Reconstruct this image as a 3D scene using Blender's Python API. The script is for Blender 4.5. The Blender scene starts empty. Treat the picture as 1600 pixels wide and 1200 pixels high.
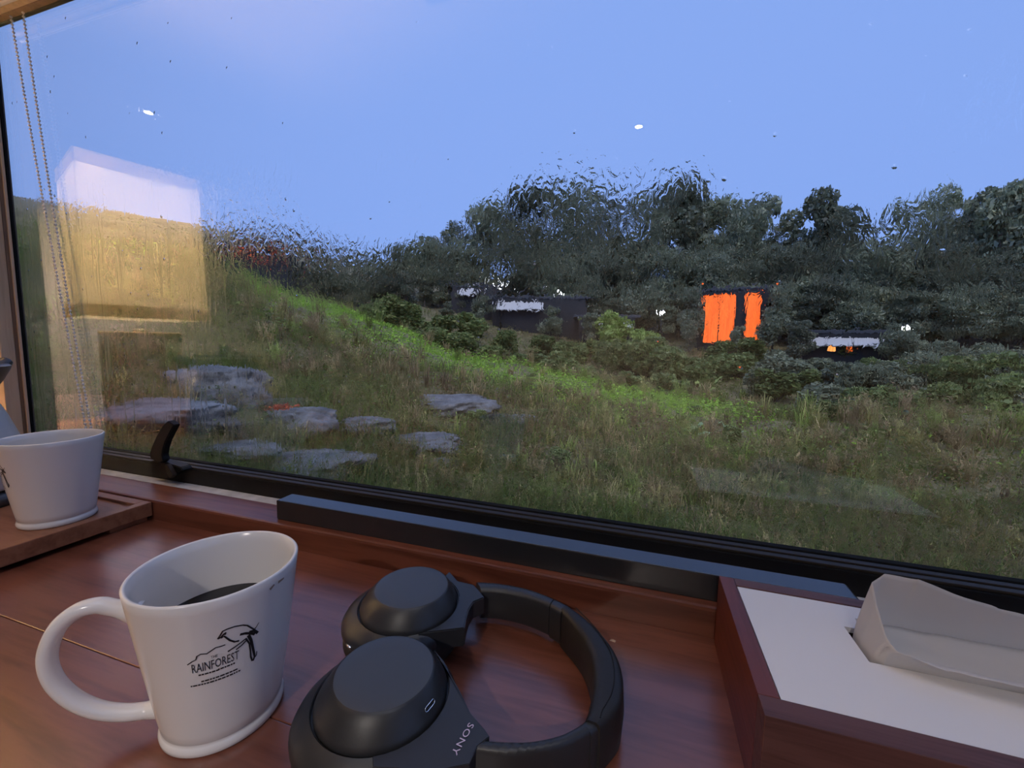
import bpy, bmesh, math, random
import numpy as np
from mathutils import Vector, Matrix, noise as mnoise

# ------------------------------------------------------------------ scene, camera, sky, exposure
scene = bpy.context.scene
col = scene.collection
CAM_H = 0.24                       # camera height above the table top (z = 0); window plane is y = 0.45
F = 641.2                          # focal length in pixels of the 1600 x 1200 frame
YAW, PITCH, ROLL = 0.3068, -0.0995, 0.0194
_f = Vector((-math.sin(YAW)*math.cos(PITCH), math.cos(YAW)*math.cos(PITCH), math.sin(PITCH)))
_r = Vector((math.cos(YAW), math.sin(YAW), 0)); _u = _r.cross(_f)
CR = math.cos(ROLL)*_r + math.sin(ROLL)*_u
CU = -math.sin(ROLL)*_r + math.cos(ROLL)*_u
CAM = Vector((0, 0, CAM_H))
cam = bpy.data.cameras.new('camera'); cam_ob = bpy.data.objects.new('camera', cam); col.objects.link(cam_ob)
cam.sensor_width = 36; cam.lens = F/1600*36; cam.clip_start = 0.01; cam.clip_end = 500
m = Matrix.Identity(4)
for i in range(3):
    m[i][0], m[i][1], m[i][2], m[i][3] = CR[i], CU[i], -_f[i], CAM[i]
cam_ob.matrix_world = m
scene.camera = cam_ob

world = bpy.data.worlds.new('dusk_sky'); scene.world = world; world.use_nodes = True
bg = world.node_tree.nodes['Background']
bg.inputs[0].default_value = (0.262, 0.425, 0.93, 1); bg.inputs[1].default_value = 1.08

sun = bpy.data.lights.new('fill_sun', 'SUN'); sun.energy = 1.25; sun.angle = math.radians(55); sun.color = (1.0, 0.94, 0.84)
sun_ob = bpy.data.objects.new('fill_sun', sun); col.objects.link(sun_ob)      # soft fill sun added behind the house to brighten the slope
sun_ob.rotation_euler = Vector((-0.25, 0.62, -1.0)).to_track_quat('-Z', 'Y').to_euler()

vs = scene.view_settings
vs.view_transform = 'Standard'; vs.look = 'None'; vs.gamma = 1; vs.use_curve_mapping = False
vs.exposure = 0.0
scene.cycles.use_denoising = True
scene.cycles.use_adaptive_sampling = True
scene.cycles.adaptive_threshold = 0.02
scene.cycles.max_bounces = 12
scene.cycles.transmission_bounces = 12
scene.cycles.transparent_max_bounces = 12
scene.cycles.sample_clamp_indirect = 6

rng = np.random.default_rng(7)
random.seed(7)

# ------------------------------------------------------------------ measuring helpers
def ray(x, y):
    return CR*((x-800)/F) + CU*((600-y)/F) + _f
def on_y(x, y, Y):
    d = ray(x, y); return CAM + d*((Y-CAM.y)/d.y)
def on_z(x, y, Z):
    d = ray(x, y); return CAM + d*((Z-CAM.z)/d.z)
def at_r(x, y, r):
    d = ray(x, y); return CAM + d*(r/math.hypot(d.x, d.y))
def azim(x, y=540):
    d = ray(x, y); return math.atan2(d.x, d.y)

# ------------------------------------------------------------------ object helpers
def tag(o, label=None, cat=None, group=None, kind=None):
    if label: o['label'] = label
    if cat: o['category'] = cat
    if group: o['group'] = group
    if kind: o['kind'] = kind
    return o
def empty(name, loc=(0, 0, 0), rz=0):
    o = bpy.data.objects.new(name, None); col.objects.link(o)
    o.location = loc; o.rotation_euler = (0, 0, rz); o.empty_display_size = 0.05
    return o
def link(name, me, mat=None, parent=None, smooth=False):
    o = bpy.data.objects.new(name, me); col.objects.link(o)
    if mat is not None:
        me.materials.clear(); me.materials.append(mat)
    if parent is not None: o.parent = parent
    if smooth:
        me.polygons.foreach_set('use_smooth', np.ones(len(me.polygons), bool))
    return o
def pyd(name, v, f):
    me = bpy.data.meshes.new(name); me.from_pydata([tuple(p) for p in v], [], f); me.update(); return me
def fast_mesh(name, verts, faces, cols=None):
    """verts (N,3), faces (M,k) all the same size k"""
    me = bpy.data.meshes.new(name); n, k = faces.shape
    me.vertices.add(len(verts)); me.vertices.foreach_set('co', np.ascontiguousarray(verts, np.float32).ravel())
    me.loops.add(n*k); me.loops.foreach_set('vertex_index', np.ascontiguousarray(faces, np.int32).ravel())
    me.polygons.add(n); me.polygons.foreach_set('loop_start', np.arange(0, n*k, k, dtype=np.int32))
    me.polygons.foreach_set('loop_total', np.full(n, k, np.int32))
    if cols is not None:
        a = me.attributes.new('tint', 'FLOAT_COLOR', 'POINT')
        c = np.ones((len(verts), 4), np.float32); c[:, :3] = cols
        a.data.foreach_set('color', c.ravel())
    me.update(); me.validate(); return me
def box_bm(bm, lo, hi):
    c = [(lo[i]+hi[i])/2 for i in range(3)]; s = [abs(hi[i]-lo[i]) for i in range(3)]
    r = bmesh.ops.create_cube(bm, size=1.0, matrix=Matrix.Translation(c) @ Matrix.Diagonal((*s, 1)))
    return r['verts']
def box(name, lo, hi, mat, parent=None, bevel=0.0, seg=2):
    bm = bmesh.new(); box_bm(bm, lo, hi)
    if bevel: bmesh.ops.bevel(bm, geom=list(bm.edges), offset=bevel, segments=seg, affect='EDGES', profile=0.6)
    me = bpy.data.meshes.new(name); bm.to_mesh(me); bm.free()
    return link(name, me, mat, parent, smooth=False)
def boxes(name, lst, mat, parent=None, bevel=0.0):
    bm = bmesh.new()
    for lo, hi in lst: box_bm(bm, lo, hi)
    if bevel: bmesh.ops.bevel(bm, geom=list(bm.edges), offset=bevel, segments=2, affect='EDGES', profile=0.6)
    me = bpy.data.meshes.new(name); bm.to_mesh(me); bm.free()
    return link(name, me, mat, parent)
def lathe(name, prof, mat, parent=None, seg=72, closed=False, sx=1.0, sy=1.0, shift=None, flat=False):
    """prof list of (r, z); r = 0 makes a pole"""
    v, f, rings = [], [], []
    for i, (r, z) in enumerate(prof):
        dx, dy = shift[i] if shift else (0, 0)
        if r < 1e-7:
            rings.append([len(v)]); v.append((dx, dy, z))
        else:
            rings.append(list(range(len(v), len(v)+seg)))
            for k in range(seg):
                a = 2*math.pi*k/seg; v.append((dx+r*sx*math.cos(a), dy+r*sy*math.sin(a), z))
    n = len(rings)
    for i in range(n if closed else n-1):
        A, B = rings[i], rings[(i+1) % n]
        for k in range(seg):
            k2 = (k+1) % seg
            if len(A) == 1 and len(B) == 1: break
            if len(A) == 1: f.append((A[0], B[k2], B[k]))
            elif len(B) == 1: f.append((A[k], A[k2], B[0]))
            else: f.append((A[k], A[k2], B[k2], B[k]))
    me = pyd(name, v, f)
    bm = bmesh.new(); bm.from_mesh(me); bmesh.ops.recalc_face_normals(bm, faces=bm.faces); bm.to_mesh(me); bm.free()
    return link(name, me, mat, parent, smooth=not flat)
def sweep(name, path, prof, mat, parent=None, up=None, closed_prof=True, smooth=True, scales=None, cap=True):
    """prof: list of (a, b); a along the side vector, b along up. path: list of Vector."""
    v, f = [], []; n = len(prof); P = [Vector(p) for p in path]
    side_prev = None
    for i, p in enumerate(P):
        t = (P[min(i+1, len(P)-1)] - P[max(i-1, 0)]).normalized()
        if up is not None:
            s = t.cross(Vector(up)).normalized(); w = s.cross(t)
        else:
            if side_prev is None:
                h = Vector((0, 0, 1)) if abs(t.z) < .9 else Vector((1, 0, 0)); s = t.cross(h).normalized()
            else:
                s = (side_prev - t*side_prev.dot(t)).normalized()
            side_prev = s; w = s.cross(t)
        k = scales[i] if scales else (1, 1)
        if not isinstance(k, tuple): k = (k, k)
        for a, b in prof: v.append(p + s*(a*k[0]) + w*(b*k[1]))
    for i in range(len(P)-1):
        for j in range(n if closed_prof else n-1):
            j2 = (j+1) % n
            f.append((i*n+j, i*n+j2, (i+1)*n+j2, (i+1)*n+j))
    if cap and closed_prof:
        f.append(tuple(range(n-1, -1, -1))); f.append(tuple((len(P)-1)*n+j for j in range(n)))
    me = pyd(name, v, f)
    bm = bmesh.new(); bm.from_mesh(me); bmesh.ops.recalc_face_normals(bm, faces=bm.faces); bm.to_mesh(me); bm.free()
    return link(name, me, mat, parent, smooth=smooth)
def circ(r, n=14, ry=None):
    return [(r*math.cos(2*math.pi*k/n), (ry or r)*math.sin(2*math.pi*k/n)) for k in range(n)]
def smooth_path(pts, n=8):
    P = [Vector(p) for p in pts]; out = []
    for i in range(len(P)-1):
        a, b, c, d = P[max(i-1, 0)], P[i], P[i+1], P[min(i+2, len(P)-1)]
        for k in range(n):
            t = k/n
            out.append(0.5*((2*b)+(c-a)*t+(2*a-5*b+4*c-d)*t*t+(3*b-a-3*c+d)*t**3))
    out.append(P[-1]); return out
def autosmooth(o, deg=35):
    me = o.data
    bm = bmesh.new(); bm.from_mesh(me)
    for e in bm.edges:
        if len(e.link_faces) == 2:
            e.smooth = e.calc_face_angle(0) < math.radians(deg)
    for fc in bm.faces: fc.smooth = True
    bm.to_mesh(me); bm.free(); return o

# ------------------------------------------------------------------ materials
MATS = {}
def nt(name):
    mt = bpy.data.materials.new(name); mt.use_nodes = True; MATS[name] = mt
    t = mt.node_tree; return mt, t, t.nodes['Principled BSDF'], t.nodes['Material Output']
def N(t, typ, **kw):
    n = t.nodes.new(typ)
    for k, v in kw.items(): setattr(n, k, v)
    return n
def pmat(name, color, rough=0.5, metal=0.0, spec=0.5, coat=0.0, emit=None, estr=0.0, trans=0.0, noise=None, bump=None, sss=0):
    mt, t, b, o = nt(name)
    b.inputs['Base Color'].default_value = (*color, 1); b.inputs['Roughness'].default_value = rough
    b.inputs['Metallic'].default_value = metal; b.inputs['Specular IOR Level'].default_value = spec
    b.inputs['Coat Weight'].default_value = coat; b.inputs['Coat Roughness'].default_value = 0.15
    if emit: b.inputs['Emission Color'].default_value = (*emit, 1); b.inputs['Emission Strength'].default_value = estr
    if noise:      # (scale, amount)
        tc = N(t, 'ShaderNodeTexCoord'); nz = N(t, 'ShaderNodeTexNoise'); nz.inputs['Scale'].default_value = noise[0]; nz.inputs['Detail'].default_value = 6
        cr = N(t, 'ShaderNodeValToRGB'); cr.color_ramp.elements[0].position = 0.3; cr.color_ramp.elements[1].position = 0.7
        cr.color_ramp.elements[0].color = (*[c*(1-noise[1]) for c in color], 1); cr.color_ramp.elements[1].color = (*[min(1, c*(1+noise[1])) for c in color], 1)
        t.links.new(tc.outputs['Object'], nz.inputs['Vector']); t.links.new(nz.outputs['Fac'], cr.inputs['Fac']); t.links.new(cr.outputs['Color'], b.inputs['Base Color'])
    if bump:       # (scale, distance)
        tc = N(t, 'ShaderNodeTexCoord'); nz = N(t, 'ShaderNodeTexNoise'); nz.inputs['Scale'].default_value = bump[0]; nz.inputs['Detail'].default_value = 4
        bp = N(t, 'ShaderNodeBump'); bp.inputs['Distance'].default_value = bump[1]
        t.links.new(tc.outputs['Object'], nz.inputs['Vector']); t.links.new(nz.outputs['Fac'], bp.inputs['Height']); t.links.new(bp.outputs['Normal'], b.inputs['Normal'])
    return mt
def wood(name, dark, mid, light, rough=0.35, stretch=(2.5, 26, 26), coat=0.0, bump=0.0004, spec=0.5):
    mt, t, b, o = nt(name)
    tc = N(t, 'ShaderNodeTexCoord'); mp = N(t, 'ShaderNodeMapping'); mp.inputs['Scale'].default_value = stretch
    n1 = N(t, 'ShaderNodeTexNoise'); n1.inputs['Scale'].default_value = 1.6; n1.inputs['Detail'].default_value = 8; n1.inputs['Distortion'].default_value = 0.8
    n2 = N(t, 'ShaderNodeTexNoise'); n2.inputs['Scale'].default_value = 9; n2.inputs['Detail'].default_value = 5
    n3 = N(t, 'ShaderNodeTexNoise'); n3.inputs['Scale'].default_value = 3.0; n3.inputs['Detail'].default_value = 3
    t.links.new(tc.outputs['Object'], mp.inputs['Vector'])
    t.links.new(mp.outputs['Vector'], n1.inputs['Vector']); t.links.new(mp.outputs['Vector'], n2.inputs['Vector']); t.links.new(tc.outputs['Object'], n3.inputs['Vector'])
    mx = N(t, 'ShaderNodeMath', operation='MULTIPLY_ADD'); mx.inputs[1].default_value = 0.35
    t.links.new(n2.outputs['Fac'], mx.inputs[0]); t.links.new(n1.outputs['Fac'], mx.inputs[2])
    m3 = N(t, 'ShaderNodeMath', operation='MULTIPLY_ADD'); m3.inputs[1].default_value = 0.5
    t.links.new(n3.outputs['Fac'], m3.inputs[0]); t.links.new(mx.outputs[0], m3.inputs[2])
    cr = N(t, 'ShaderNodeValToRGB'); e = cr.color_ramp.elements
    e[0].position = 0.62; e[0].color = (*dark, 1); e[1].position = 1.15; e[1].color = (*light, 1)
    e[1].position = 1.0; k = e.new(0.82); k.color = (*mid, 1)
    t.links.new(m3.outputs[0], cr.inputs['Fac']); t.links.new(cr.outputs['Color'], b.inputs['Base Color'])
    b.inputs['Roughness'].default_value = rough; b.inputs['Coat Weight'].default_value = coat; b.inputs['Coat Roughness'].default_value = 0.25
    b.inputs['Specular IOR Level'].default_value = spec
    bp = N(t, 'ShaderNodeBump'); bp.inputs['Distance'].default_value = bump; bp.inputs['Strength'].default_value = 0.6
    t.links.new(mx.outputs[0], bp.inputs['Height']); t.links.new(bp.outputs['Normal'], b.inputs['Normal'])
    return mt
def foliage(name, rough=0.6, spec=0.3, transl=0.35, tint=(1, 1, 1), obj_rand=0.0):
    """colour comes from each leaf's own tint attribute"""
    mt, t, b, o = nt(name)
    at = N(t, 'ShaderNodeAttribute', attribute_name='tint')
    mul = N(t, 'ShaderNodeMix', data_type='RGBA', blend_type='MULTIPLY'); mul.inputs[0].default_value = 1
    mul.inputs[7].default_value = (*tint, 1); t.links.new(at.outputs['Color'], mul.inputs[6])
    src = mul.outputs[2]
    if obj_rand:
        oi = N(t, 'ShaderNodeObjectInfo'); hs = N(t, 'ShaderNodeHueSaturation'); mr = N(t, 'ShaderNodeMapRange')
        mr.inputs[3].default_value = 1-obj_rand; mr.inputs[4].default_value = 1+obj_rand
        t.links.new(oi.outputs['Random'], mr.inputs[0]); t.links.new(mr.outputs[0], hs.inputs['Value']); t.links.new(src, hs.inputs['Color']); src = hs.outputs['Color']
    t.links.new(src, b.inputs['Base Color']); b.inputs['Roughness'].default_value = rough; b.inputs['Specular IOR Level'].default_value = spec
    tr = N(t, 'ShaderNodeBsdfTranslucent'); t.links.new(src, tr.inputs['Color'])
    mix = N(t, 'ShaderNodeMixShader'); mix.inputs[0].default_value = transl
    t.links.new(b.outputs[0], mix.inputs[1]); t.links.new(tr.outputs[0], mix.inputs[2]); t.links.new(mix.outputs[0], o.inputs[0])
    return mt

M_TABLE = wood('table_wood', (0.085, 0.022, 0.012), (0.145, 0.044, 0.024), (0.205, 0.068, 0.040), rough=0.28, stretch=(3, 34, 30), spec=0.65, coat=0.45)
M_LEDGE = wood('ledge_wood', (0.085, 0.022, 0.012), (0.14, 0.042, 0.023), (0.20, 0.066, 0.038), rough=0.35, stretch=(2.5, 40, 30))
M_TRAY = wood('tray_wood', (0.17, 0.062, 0.030), (0.25, 0.098, 0.048), (0.32, 0.135, 0.070), rough=0.45, stretch=(4, 40, 30))
M_BOXW = wood('tissue_box_wood', (0.055, 0.020, 0.017), (0.090, 0.034, 0.030), (0.13, 0.054, 0.048), rough=0.5, stretch=(4, 60, 60))
M_BOXS = wood('tissue_box_side_wood', (0.075, 0.014, 0.009), (0.115, 0.024, 0.015), (0.16, 0.038, 0.024), rough=0.45, stretch=(60, 4, 60))
M_CERAMIC = pmat('white_ceramic', (0.86, 0.845, 0.83), rough=0.2, spec=0.5)
M_COFFEE = pmat('coffee', (0.006, 0.0025, 0.0012), rough=0.05)
M_PRINT = pmat('black_print', (0.012, 0.012, 0.016), rough=0.5)
M_STAIN = pmat('coffee_stain', (0.34, 0.25, 0.19), rough=0.4)
M_HP = pmat('black_matte_plastic', (0.026, 0.027, 0.030), rough=0.42, spec=0.5, bump=(900, 0.00003))
M_HPDISC = pmat('touch_panel_plastic', (0.052, 0.058, 0.068), rough=0.42, spec=0.6)
M_PAD = pmat('black_leatherette', (0.016, 0.015, 0.015), rough=0.55, bump=(260, 0.00012))
M_COPPER = pmat('rose_gold_lettering', (0.85, 0.60, 0.56), rough=0.3, metal=0.6)
M_STEEL = pmat('bright_steel', (0.75, 0.74, 0.72), rough=0.2, metal=1.0)
M_DARKHOLE = pmat('dark_recess', (0.004, 0.004, 0.004), rough=0.7)
M_PANEL = pmat('white_laminate', (0.88, 0.87, 0.87), rough=0.5)
M_TISSUE = None
M_BLACK = pmat('black_aluminium', (0.008, 0.008, 0.009), rough=0.5, spec=0.2)
M_BARBLK = pmat('black_painted_metal', (0.030, 0.032, 0.036), rough=0.24, spec=0.7)
M_RUBBER = pmat('black_rubber', (0.008, 0.008, 0.008), rough=0.7, spec=0.2)
M_BRONZE = pmat('bronze_anodised_metal', (0.035, 0.028, 0.022), rough=0.5, metal=0.0, spec=0.25)
M_BEIGE = wood('beige_jamb_wood', (0.46, 0.34, 0.22), (0.55, 0.42, 0.28), (0.62, 0.49, 0.34), rough=0.55, stretch=(60, 60, 3))
M_JAMB = wood('brown_jamb_wood', (.10, .065, .042), (.14, .095, .062), (.19, .13, .085), rough=.5, stretch=(60, 60, 3))
M_SILVER = pmat('wet_silver_aluminium', (0.80, 0.80, 0.82), rough=0.25, metal=0.1, noise=(60, 0.18))
M_WALL = pmat('brown_plaster', (0.17, 0.125, 0.09), rough=0.8, noise=(4, 0.12))
M_CEIL = pmat('ceiling_paint', (0.11, 0.082, 0.06), rough=0.9)
M_FLOOR = wood('floor_wood', (0.05, 0.028, 0.016), (0.08, 0.045, 0.026), (0.11, 0.064, 0.038), rough=0.5)

# translucent tissue paper
mt, t, b, o = nt('tissue_paper')
b.inputs['Base Color'].default_value = (0.86, 0.84, 0.82, 1); b.inputs['Roughness'].default_value = 0.9; b.inputs['Specular IOR Level'].default_value = 0.1
tr = N(t, 'ShaderNodeBsdfTranslucent'); tr.inputs['Color'].default_value = (0.82, 0.81, 0.80, 1)
mx = N(t, 'ShaderNodeMixShader'); mx.inputs[0].default_value = 0.45
t.links.new(b.outputs[0], mx.inputs[1]); t.links.new(tr.outputs[0], mx.inputs[2]); t.links.new(mx.outputs[0], o.inputs[0])
M_TISSUE = mt
# lamp shade fabric, lit by the bulb inside
def shade_mat(name, dcol, tcol, f):
    mt, t, b, o = nt(name)
    b.inputs['Base Color'].default_value = (*dcol, 1); b.inputs['Roughness'].default_value = 0.9; b.inputs['Specular IOR Level'].default_value = 0.1
    tr = N(t, 'ShaderNodeBsdfTranslucent')
    tc = N(t, 'ShaderNodeTexCoord'); nz = N(t, 'ShaderNodeTexNoise'); nz.inputs['Scale'].default_value = 14; nz.inputs['Detail'].default_value = 8
    cr = N(t, 'ShaderNodeValToRGB'); cr.color_ramp.elements[0].position = .3; cr.color_ramp.elements[1].position = .7
    cr.color_ramp.elements[0].color = (*[c*.82 for c in tcol], 1); cr.color_ramp.elements[1].color = (*tcol, 1)
    t.links.new(tc.outputs['Object'], nz.inputs['Vector']); t.links.new(nz.outputs['Fac'], cr.inputs['Fac']); t.links.new(cr.outputs['Color'], tr.inputs['Color'])
    mx = N(t, 'ShaderNodeMixShader'); mx.inputs[0].default_value = f
    t.links.new(b.outputs[0], mx.inputs[1]); t.links.new(tr.outputs[0], mx.inputs[2]); t.links.new(mx.outputs[0], o.inputs[0])
    return mt
M_SHADE = shade_mat('linen_lampshade', (0.78, 0.72, 0.60), (0.86, 0.79, 0.65), 0.65)
M_SHADEBAND = shade_mat('doubled_linen_hem', (0.78, 0.70, 0.56), (0.82, 0.74, 0.58), 0.75)

# window glass: clear inside face, rain-wet outside face
def glass_mat(name, wet):
    mt, t, b, o = nt(name); t.nodes.remove(b)
    g = N(t, 'ShaderNodeBsdfGlass'); g.inputs['IOR'].default_value = 1.62; g.inputs['Roughness'].default_value = 0.0
    g.inputs['Color'].default_value = (0.985, 0.99, 0.99, 1)
    t.links.new(g.outputs[0], o.inputs[0])
    if not wet: return mt
    tc = N(t, 'ShaderNodeTexCoord')
    def noise_of(scale_xyz, s, det, dist=0.0):
        mp = N(t, 'ShaderNodeMapping'); mp.inputs['Scale'].default_value = scale_xyz
        nz = N(t, 'ShaderNodeTexNoise'); nz.inputs['Scale'].default_value = s; nz.inputs['Detail'].default_value = det; nz.inputs['Distortion'].default_value = dist
        t.links.new(tc.outputs['Object'], mp.inputs['Vector']); t.links.new(mp.outputs['Vector'], nz.inputs['Vector']); return nz.outputs['Fac']
    def rng_(sock, a, b_, c=0.0, d=1.0):
        r = N(t, 'ShaderNodeMapRange', interpolation_type='SMOOTHSTEP')
        r.inputs[1].default_value = a; r.inputs[2].default_value = b_; r.inputs[3].default_value = c; r.inputs[4].default_value = d
        t.links.new(sock, r.inputs[0]); return r.outputs[0]
    def mul(a, b_):
        n = N(t, 'ShaderNodeMath', operation='MULTIPLY')
        for i, s in enumerate((a, b_)):
            if isinstance(s, (int, float)): n.inputs[i].default_value = s
            else: t.links.new(s, n.inputs[i])
        return n.outputs[0]
    def add(a, b_):
        n = N(t, 'ShaderNodeMath', operation='ADD'); t.links.new(a, n.inputs[0]); t.links.new(b_, n.inputs[1]); return n.outputs[0]
    sep = N(t, 'ShaderNodeSeparateXYZ'); t.links.new(tc.outputs['Object'], sep.inputs[0])
    # the wet upper two thirds of the pane, dry-ish below
    wetmask = mul(rng_(sep.outputs['Z'], 0.27, 0.37, 0.07, 1.0), rng_(sep.outputs['Z'], 0.52, 0.44, 0.06, 1.0))
    swirl = rng_(noise_of((1, 1, 0.6), 120, 2.0, 1.4), 0.3, 0.75)
    rivul = rng_(noise_of((1, 1, 0.10), 95, 2.0, 0.9), 0.55, 0.72)
    patch = rng_(noise_of((1, 1, 1), 7, 2.0), 0.35, 0.62)
    leftm = rng_(sep.outputs['X'], -0.35, -0.75, 0.15, 1.0)
    h1 = mul(mul(swirl, mul(mul(wetmask, patch), rng_(sep.outputs['X'], -0.75, -0.35, 0.45, 1.0))), 0.00023)
    h2 = mul(mul(rivul, mul(leftm, rng_(sep.outputs['Z'], 0.50, 0.42, 0.1, 1.0))), 0.00009)
    vo = N(t, 'ShaderNodeTexVoronoi'); vo.inputs['Scale'].default_value = 75; vo.inputs['Randomness'].default_value = 1
    t.links.new(tc.outputs['Object'], vo.inputs['Vector'])
    drop = rng_(vo.outputs['Distance'], 0.20, 0.02)
    vsep = N(t, 'ShaderNodeSeparateColor'); t.links.new(vo.outputs['Color'], vsep.inputs[0])
    pick = N(t, 'ShaderNodeMath', operation='GREATER_THAN'); pick.inputs[1].default_value = 0.9; t.links.new(vsep.outputs[0], pick.inputs[0])
    h3 = mul(mul(drop, pick.outputs[0]), 0.00035)
    hh = add(add(h1, h2), h3)
    bp = N(t, 'ShaderNodeBump'); bp.inputs['Strength'].default_value = 1.0; bp.inputs['Distance'].default_value = 1.0
    t.links.new(hh, bp.inputs['Height']); t.links.new(bp.outputs['Normal'], g.inputs['Normal'])
    return mt
M_GLASS_IN = glass_mat('window_glass_clear', False)
M_GLASS_OUT = glass_mat('window_glass_rainy', True)

# ------------------------------------------------------------------ ROOM
WX0, WX1, WZ0, WZ1, WY = -1.08, 1.35, 0.0477, 0.758, 0.45
RX0, RX1, RY0, RZ0, RZ1 = -3.7, 1.72, -3.2, -0.75, 1.6
def struct(o): o['kind'] = 'structure'; return o
struct(box('floor', (RX0, RY0, RZ0-.05), (RX1, .457, RZ0), M_FLOOR))
struct(boxes('ceiling', [((RX0, RY0, RZ1), (-.9, .457, RZ1+.05)), ((1.4, RY0, RZ1), (RX1, .457, RZ1+.05)), ((-.9, RY0, RZ1), (1.4, -.72, RZ1+.05)), ((-.9, .38, RZ1), (1.4, .457, RZ1+.05))], M_CEIL))
struct(box('wall_left', (RX0-.05, RY0, RZ0), (RX0, .457, RZ1), M_WALL))
struct(boxes('wall_right', [((RX1, RY0, RZ0), (RX1+.05, -1.55, RZ1)), ((RX1, .25, RZ0), (RX1+.05, .457, RZ1)),
                            ((RX1, -1.55, 1.5), (RX1+.05, .25, RZ1)), ((RX1, -1.55, RZ0), (RX1+.05, .25, -.35))], M_WALL))
struct(box('wall_back', (RX0, RY0-.05, RZ0), (RX1, RY0, RZ1), M_WALL))
struct(boxes('wall_front', [((RX0, .425, RZ0), (WX0-.03, .457, RZ1)), ((WX1+.03, .425, RZ0), (RX1, .457, RZ1)),
                            ((WX0-.03, .425, WZ1+.03), (WX1+.03, .457, RZ1)), ((WX0-.03, .425, RZ0), (WX1+.03, .457, .010))], M_WALL))

# the window
win = struct(empty('window_1', (0.1, WY, WZ0)))
def wpart(o):
    o.parent = win; o.location = (-0.1, -WY, -WZ0); return o
v = [(WX0-.01, WY, WZ0-.006), (WX1+.01, WY, WZ0-.006), (WX1+.01, WY, WZ1+.006), (WX0-.01, WY, WZ1+.006)]
v += [(x, y+.006, z) for x, y, z in v]
pane_me = pyd('pane', v, [(0, 1, 2, 3), (7, 6, 5, 4), (0, 4, 5, 1), (1, 5, 6, 2), (2, 6, 7, 3), (3, 7, 4, 0)])
pane = link('pane', pane_me); pane_me.materials.append(M_GLASS_IN); pane_me.materials.append(M_GLASS_OUT); pane_me.polygons[1].material_index = 1
wpart(pane)
wpart(box('bottom_rail', (WX0-.03, .422, .010), (WX1+.03, .4455, .0440), M_BLACK, bevel=.0012))
wpart(box('glazing_bead', (WX0, .4235, .0440), (WX1, .4305, .0468), M_BRONZE, bevel=.0008))
wpart(box('glazing_bead', (WX0, .4330, .0440), (WX1, .4400, .0474), M_BRONZE, bevel=.0008))
wpart(box('rubber_gasket', (WX0, .4418, .0440), (WX1, .4495, .0484), M_RUBBER, bevel=.001))
wpart(box('rubber_gasket', (WX0, .4565, .012), (WX1, .464, .0390), M_RUBBER, bevel=.001))
wpart(box('outer_sill', (WX0-.03, .458, .000), (WX1+.03, .50, .011), M_BLACK, bevel=.002))
# left jamb, right jamb and header: stepped sections
for nm, x0, x1 in (('left_jamb', WX0-.03, WX0), ('right_jamb', WX1, WX1+.03)):
    s = 1 if nm == 'left_jamb' else -1
    wpart(box(nm, (x0, .4365, .010), (x1, .457, WZ1+.03), M_JAMB, bevel=.001))
    xa, xb = (x0, x1) if s > 0 else (x0, x1)
    wpart(box('jamb_lining', (xa, .4175, .010), (xb, .4362, WZ1+.03), M_BEIGE, bevel=.0015))
    e = WX0 if s > 0 else WX1
    wpart(box('jamb_bead', (min(e, e+s*.004), .4405, WZ0), (max(e, e+s*.004), .4440, WZ1), M_BEIGE, bevel=.0008))
    wpart(box('rubber_gasket', (min(e, e+s*.003), .4455, WZ0), (max(e, e+s*.003), .4495, WZ1), M_RUBBER, bevel=.0008))
wpart(box('header_rail', (WX0, .4365, WZ1), (WX1, .457, WZ1+.03), M_JAMB, bevel=.001))
wpart(box('header_lining', (WX0, .4175, WZ1-.0005), (WX1, .4362, WZ1+.03), M_BEIGE, bevel=.0015))
wpart(box('header_bead', (WX0, .4190, WZ1-.004), (WX1, .4240, WZ1-.0004), M_PANEL, bevel=.001))
wpart(box('rubber_gasket', (WX0, .4455, WZ1-.003), (WX1, .4495, WZ1), M_RUBBER, bevel=.0008))
wpart(box('drain_track', (WX0, .4005, .010), (WX1, .4215, .0225), M_SILVER, bevel=.001))
w2 = struct(empty('added_side_window', (RX1+.02, -1.25, -.35)))  # side window added out of view to bring in more blue sky light
def w2p(o): o.parent = w2; o.location = (-RX1-.02, 1.25, .35); return o
for ya, yb in ((-1.50, -.67), (-.63, .20)):
    w2p(box('pane', (RX1+.018, ya, -.30), (RX1+.024, yb, 1.45), M_GLASS_IN))
for lo, hi in (((-1.55, -.35), (-1.50, 1.5)), ((-.67, -.35), (-.63, 1.5)), ((.20, -.35), (.25, 1.5)), ((-1.50, -.35), (-.67, -.30)), ((-.63, -.35), (.20, -.30)), ((-1.50, 1.45), (-.67, 1.5)), ((-.63, 1.45), (.20, 1.5))):
    w2p(box('frame_bar', (RX1, lo[0], lo[1]), (RX1+.05, hi[0], hi[1]), M_BLACK, bevel=.002))
# unseen roof window, added over the table for more blue light from above
SKX0, SKX1, SKY0, SKY1 = -.9, 1.4, -.72, .38
w3 = struct(empty('added_roof_window', (0, 0, RZ1)))
def w3p(o): o.parent = w3; o.location = (0, 0, -RZ1); return o
w3p(box('pane', (SKX0+.03, SKY0+.03, RZ1+.030), (SKX1-.03, SKY1-.03, RZ1+.036), M_GLASS_IN))
for lo, hi in (((SKX0, SKY0), (SKX1, SKY0+.03)), ((SKX0, SKY1-.03), (SKX1, SKY1)), ((SKX0, SKY0+.03), (SKX0+.03, SKY1-.03)), ((SKX1-.03, SKY0+.03), (SKX1, SKY1-.03))):
    w3p(box('frame_bar', (lo[0], lo[1], RZ1), (hi[0], hi[1], RZ1+.055), M_BLACK, bevel=.002))
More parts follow.
